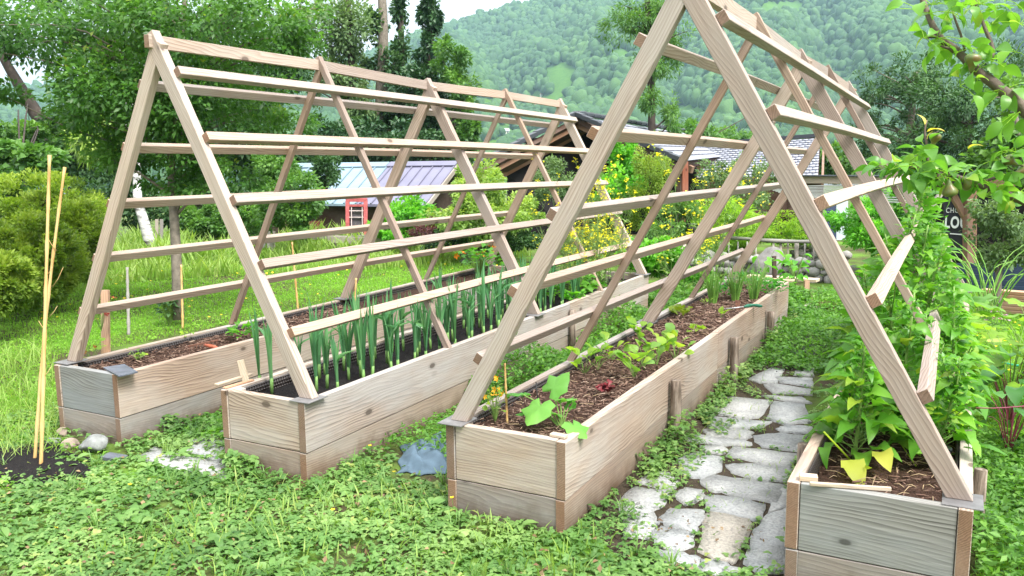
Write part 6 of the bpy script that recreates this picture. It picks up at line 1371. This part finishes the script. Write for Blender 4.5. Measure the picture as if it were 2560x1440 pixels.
# denim cloth on the weeds between the second and third bed
JN = simple('blue_denim', (.085, .13, .17), .85, .3, 9, .3); nx_c, ny_c = 46, 34
U, W_c = np.meshgrid(np.linspace(0, 1, nx_c), np.linspace(0, 1, ny_c)); c0, c1, c2, c3 = (np.array(tuple(G(x, y, 0))) for x, y in ((988, 1185), (1118, 1190), (1125, 1082), (1010, 1120)))
Pc = ((1-U)*(1-W_c))[..., None]*c0+(U*(1-W_c))[..., None]*c1+(U*W_c)[..., None]*c2+((1-U)*W_c)[..., None]*c3
Pc[..., 0] += .02*np.sin(W_c*11)+.012*np.sin(U*17+W_c*5); Pc[..., 1] += .02*np.sin(U*9)
Pc[..., 2] = .03+.028*np.abs(np.sin(U*7+W_c*5+np.sin(W_c*6)))+.018*np.abs(np.sin(W_c*12+U*3.5+1.5*np.sin(U*5)))+.03*U*W_c; Pc[..., 2] *= np.clip(np.minimum(np.minimum(U, 1-U), np.minimum(W_c, 1-W_c))*3.2+.12, 0, 1)
i = np.arange(nx_c*ny_c).reshape(ny_c, nx_c); Q = np.stack([i[:-1, :-1], i[:-1, 1:], i[1:, 1:], i[1:, :-1]], 2).reshape(-1, 4); oc = Pc.reshape(-1, 3).mean(0)
jn = link('denim_cloth', np_mesh('denim', Pc.reshape(-1, 3)-oc, Q, smooth=True), JN, None, Matrix.Translation(Vector(oc))); md = jn.modifiers.new('thick', 'SOLIDIFY'); md.thickness = .004; tag(jn, 'crumpled blue denim cloth on the weeds between the second and third bed', 'cloth')
# hand rake lying on the bark, hand fork with a green handle
RUST = simple('rusty_iron', (.16, .075, .05), .8, .4, 40, .4); WH = simple('red_brown_handle', (.38, .10, .05), .5, .3, 20, .2); GRN = simple('green_grip', (.02, .13, .075), .45, .2, 20, .1)
rk = empty('hand_rake', G(505, 872, LA_+.03), label='rusty hand rake with a red-brown handle on the bark of the leftmost bed', cat='hand rake')
a, b = G(470, 866, LA_+.05), G(546, 850, LA_+.05); plank('head', a, b, (0, 0, 1), .012, .008, (RUST, RUST), rk, bev=.001)
for k in range(9): 
    p = a.lerp(b, (k+.5)/9); leafy('tine', [tube_arr([tuple(p), tuple(p+Vector((.004, -.01, -.05)))], [.003, .0015], 5)], RUST, rk)
leafy('handle', [tube_arr([tuple(G(512, 862, LA_+.055)), tuple(G(520, 864, LA_+.052)), tuple(G(536, 868, LA_+.05)), tuple(G(543, 870, LA_+.05))], [.008, .013, .014, .010], 10)], WH, rk, True)
hf = empty('hand_fork', G(1850, 765, RIM+.012), label='garden hand tool with a green grip resting on the right rim of the third bed', cat='hand tool')
zr = RIM+.016; leafy('grip', [tube_arr(curve_pts([tuple(G(1860, 767, zr)), tuple(G(1872, 764, zr)), tuple(G(1888, 763, zr+.003)), tuple(G(1905, 766, zr))], 8), [.008, .012, .015, .014, .012, .014, .014, .009], 10)], GRN, hf, True)
leafy('shaft', [tube_arr([tuple(G(1860, 767, zr)), tuple(G(1835, 770, zr-.01)), tuple(G(1806, 773, LC_+.05))], [.005, .0045, .003], 7)], simple('bright_steel', (.6, .6, .6), .3, .1, 5, 0, .5, .9), hf, True)
p_ = G(1845, 772, LC_+.02); lb = quad_slab('plant_label', [AT(1840, 780, (p_-CAM).dot(fw)), AT(1850, 780, (p_-CAM).dot(fw)), AT(1851, 750, (p_-CAM).dot(fw)), AT(1838, 750, (p_-CAM).dot(fw))], .006, RUST, None, fw); tag(lb, 'rust-brown plant label at the foot of the middle chives', 'plant label')
PK_ = leafmat('pink_petal', (.5, .2, .45), (.62, .3, .55), (.72, .42, .65), .3); q = AT(2490, 800, 8.2)
r_ = empty('pink_flower', q, label='small pink flowers below the stacked boards at the right', cat='flower'); leafy('flower', [scatter(FLW, np.array([tuple(AT(2490+RNG.normal(0, 18), 795+RNG.normal(0, 6), 8.2)) for _ in range(26)]), .014, .022, .8)], PK_, r_); leafy('leaf', clumps([(2490, 815, 34, 14, 8.2, .15)], 300, .03, .05, LEAF5N)[0], L_MID, r_)
hs = leafy('hose', [tube_arr(curve_pts([tuple(G(2500, 905, .03)), tuple(G(2530, 912, .04)), tuple(G(2570, 918, .03)), tuple(G(2640, 935, .03))], 12), .010, 7)], simple('turquoise_hose', (.03, .42, .30), .4, .1, 5, 0), None, True, origin=tuple(G(2500, 905, .03))); tag(hs, 'turquoise garden hose in the grass at the right edge', 'hose')
# ================================================================ pear tree reaching in from the right
PEARL = leafmat('pear_leaf', (.05, .15, .03), (.10, .26, .035), (.22, .43, .06), .45, .32, (.45, .48, .06)); PB = simple('pear_bark', (.13, .10, .08), .85, .35, 30, .6)
tb = AT(3250, 1500, 2.6); pt_ = empty('pear_tree', (tb.x, tb.y, 0), label='pear tree with glossy leaves and small pears reaching in over the right edge', cat='pear tree')
tw = []
D_ = 1.75
def br(pts, r0, r1, n=14, d=D_): tw.append(tube_arr(curve_pts([tuple(AT(x, y, d+z)) for x, y, z in pts], n), np.linspace(r0, r1, n)*(1+.08*np.sin(np.arange(n)*2.3)), 8))
br([(3250, 620, .6), (2900, 460, .25), (2620, 318, .02), (2540, 255, 0), (2480, 205, 0), (2440, 175, .0), (2395, 130, .02), (2345, 88, .03), (2312, 15, .05), (2290, -60, .06)], .016, .0045, 26)
br([(3250, 700, .6), (2900, 590, .25), (2620, 522, .02), (2500, 480, 0), (2420, 452, 0), (2350, 432, .01), (2290, 418, 0), (2225, 425, .02)], .013, .0022, 22)
br([(2476, 150, 0), (2482, 120, 0), (2462, 70, .01), (2437, 0, .02), (2430, -50, .02)], .0045, .003, 10); br([(2412, 128, .05), (2405, 95, .04), (2385, 40, .04), (2370, -20, .04)], .003, .002, 8)
br([(2350, 432, 0), (2345, 450, 0), (2356, 462, .01)], .004, .003, 5); br([(2318, 405, 0), (2320, 380, 0), (2312, 330, .01), (2318, 300, .01)], .003, .0015, 8)
br([(2385, 455, 0), (2372, 470, 0)], .004, .003, 4); br([(2500, 440, .0), (2470, 450, 0)], .004, .003, 4); br([(2345, 90, .03), (2310, 95, .03)], .004, .002, 5); br([(2395, 130, 0), (2352, 115, 0)], .004, .002, 5)
tw.append(tube_arr(curve_pts([(tb.x, tb.y, -.02), (tb.x+.02, tb.y, .8), tuple(AT(3250, 660, D_+.6)), tuple(AT(3230, 100, D_+.6))], 12), np.linspace(.05, .02, 12), 10))
leafy('branch', tw, PB, pt_, True)
PLF = leafN(7, .60, .05, .35, .45); P = []; D = []; S = []; Rl = []; pet = []
cl = [(2330, 12, 7), (2300, 30, 5), (2370, 30, 7), (2345, 95, 8), (2310, 95, 5), (2395, 130, 8), (2440, 180, 8), (2470, 150, 6), (2480, 60, 5), (2450, 10, 7), (2505, 20, 6), (2550, 60, 6), (2510, 230, 9), (2550, 280, 7), (2420, 10, 5), (2540, 130, 5), (2400, 215, 6), (2520, 0, 6),
      (2225, 425, 11), (2260, 420, 11), (2300, 415, 12), (2318, 385, 11), (2345, 445, 11), (2375, 440, 10), (2405, 455, 9), (2440, 440, 10), (2480, 470, 9), (2520, 440, 9), (2550, 480, 9), (2500, 400, 7), (2290, 440, 8), (2460, 490, 6), (2540, 380, 6)]
rg = np.random.default_rng(12)
for x, y, n in cl:
    for k in range(int(n*1.15)):
        c = np.array(tuple(AT(x, y, D_+rg.normal(0, .015)))); a = rg.random()*6.28; e = rg.normal(.05, .5); v_ = math.cos(a)*np.array(tuple(rt))*1.0+math.sin(a)*FH*.8; d = v_*1.0+np.array([0, 0, e]); d /= np.linalg.norm(d); l_ = rg.uniform(.018, .040); p = c+d*l_; P.append(p); D.append(d+np.array([0, 0, rg.uniform(-.9, .1)])); S.append(rg.uniform(.028, .046)*(1 if rg.random() < .8 else .6)); Rl.append(rg.normal(0, .7)); pet.append(tube_arr([c, (c+p)/2+np.array([0, 0, .003]), p], .0008, 4, .5, False))
leafy('leaf', [batch(PLF, np.array(P), frames(np.array(D), np.array(Rl)), np.array(S), rg.random(len(P)))], PEARL, pt_, True); leafy('petiole', pet, LETT, pt_)
t = NT('pear_skin'); v = t.coord('Object'); f = t.noise(v, 40, 4, .6); f3 = t.noise(v, 220, 2, .6); PS = t.bsdf(t.mix(t.ramp(f3, [(.55, (0, 0, 0)), (.7, (.5, .5, .5))]), t.ramp(f, [(.35, (.07, .13, .03)), (.55, (.13, .15, .035)), (.7, (.18, .08, .035))]), (.16, .15, .06)), .4, None, .5)
def pear(px, py, r, d, lab):                 # d: direction from the stalk to the eye of the fruit
    prof = [(0, .06), (.25, .26), (.6, .36), (.95, .5), (1.3, .8), (1.7, 1.0), (2.05, .92), (2.25, .6), (2.32, .28), (2.28, .1)]
    c = np.array(tuple(AT(px, py, D_-.03))); d = d[0]*np.array(tuple(rt))+d[1]*np.array((0, 0, 1.))+d[2]*FH; d /= np.linalg.norm(d); b = c-d*r*1.2
    path = [b+d*r*u for u, _ in prof]; pr = [w*r for _, w in prof]; body = tube_arr(path, pr, 16)
    o = leafy('pear', [body], PS, pt_, True, origin=tuple(c)); tag(o, lab)
    e_ = b+d*r*2.3; sep = [tube_arr([e_, e_+(d*.5+RNG.normal(0, .5, 3))*r*.35], [.0011, .0005], 4) for _ in range(5)]; leafy('calyx', sep, PB, o, origin=tuple(c)) 
    leafy('stalk', [tube_arr(curve_pts([b+d*.001, b-d*r*.5+np.array([0, 0, .004]), b-d*r*1.0+np.array([.003, 0, .002])], 5), .0014, 5)], PB, o, origin=tuple(c))
pear(2431, 158, .0165, (.08, 1, 0), 'largest, reddish pear pointing up on the upper branch'); pear(2426, 458, .0145, (-.9, -.1, 0), 'pear resting on the lower branch'); pear(2374, 470, .0155, (.2, -1, 0), 'green pear hanging below the lower branch'); pear(2528, 404, .0125, (-.6, .4, .2), 'pale pear above the lower branch at the right')
pear(2552, 428, .0125, (.8, .2, .2), 'pear cut by the right edge'); pear(2336, 350, .0125, (.2, 1, 0), 'green upright pear on the spur of the lower branch')
YLT = leafmat('young_shoot', (.5, .42, .05), (.62, .5, .07), (.7, .58, .15), .4); P = np.array([tuple(AT(2318, 330, D_)), tuple(AT(2312, 312, D_)), tuple(AT(2318, 350, D_)), tuple(AT(2420, 372, D_))]); leafy('young_leaf', [batch(PLF, P, frames(np.array([(.9, -.4, .35), (-.3, .1, .9), (.2, 0, .9), (.8, -.4, .5)])), np.array([.035, .028, .022, .03]))], YLT, pt_, True)
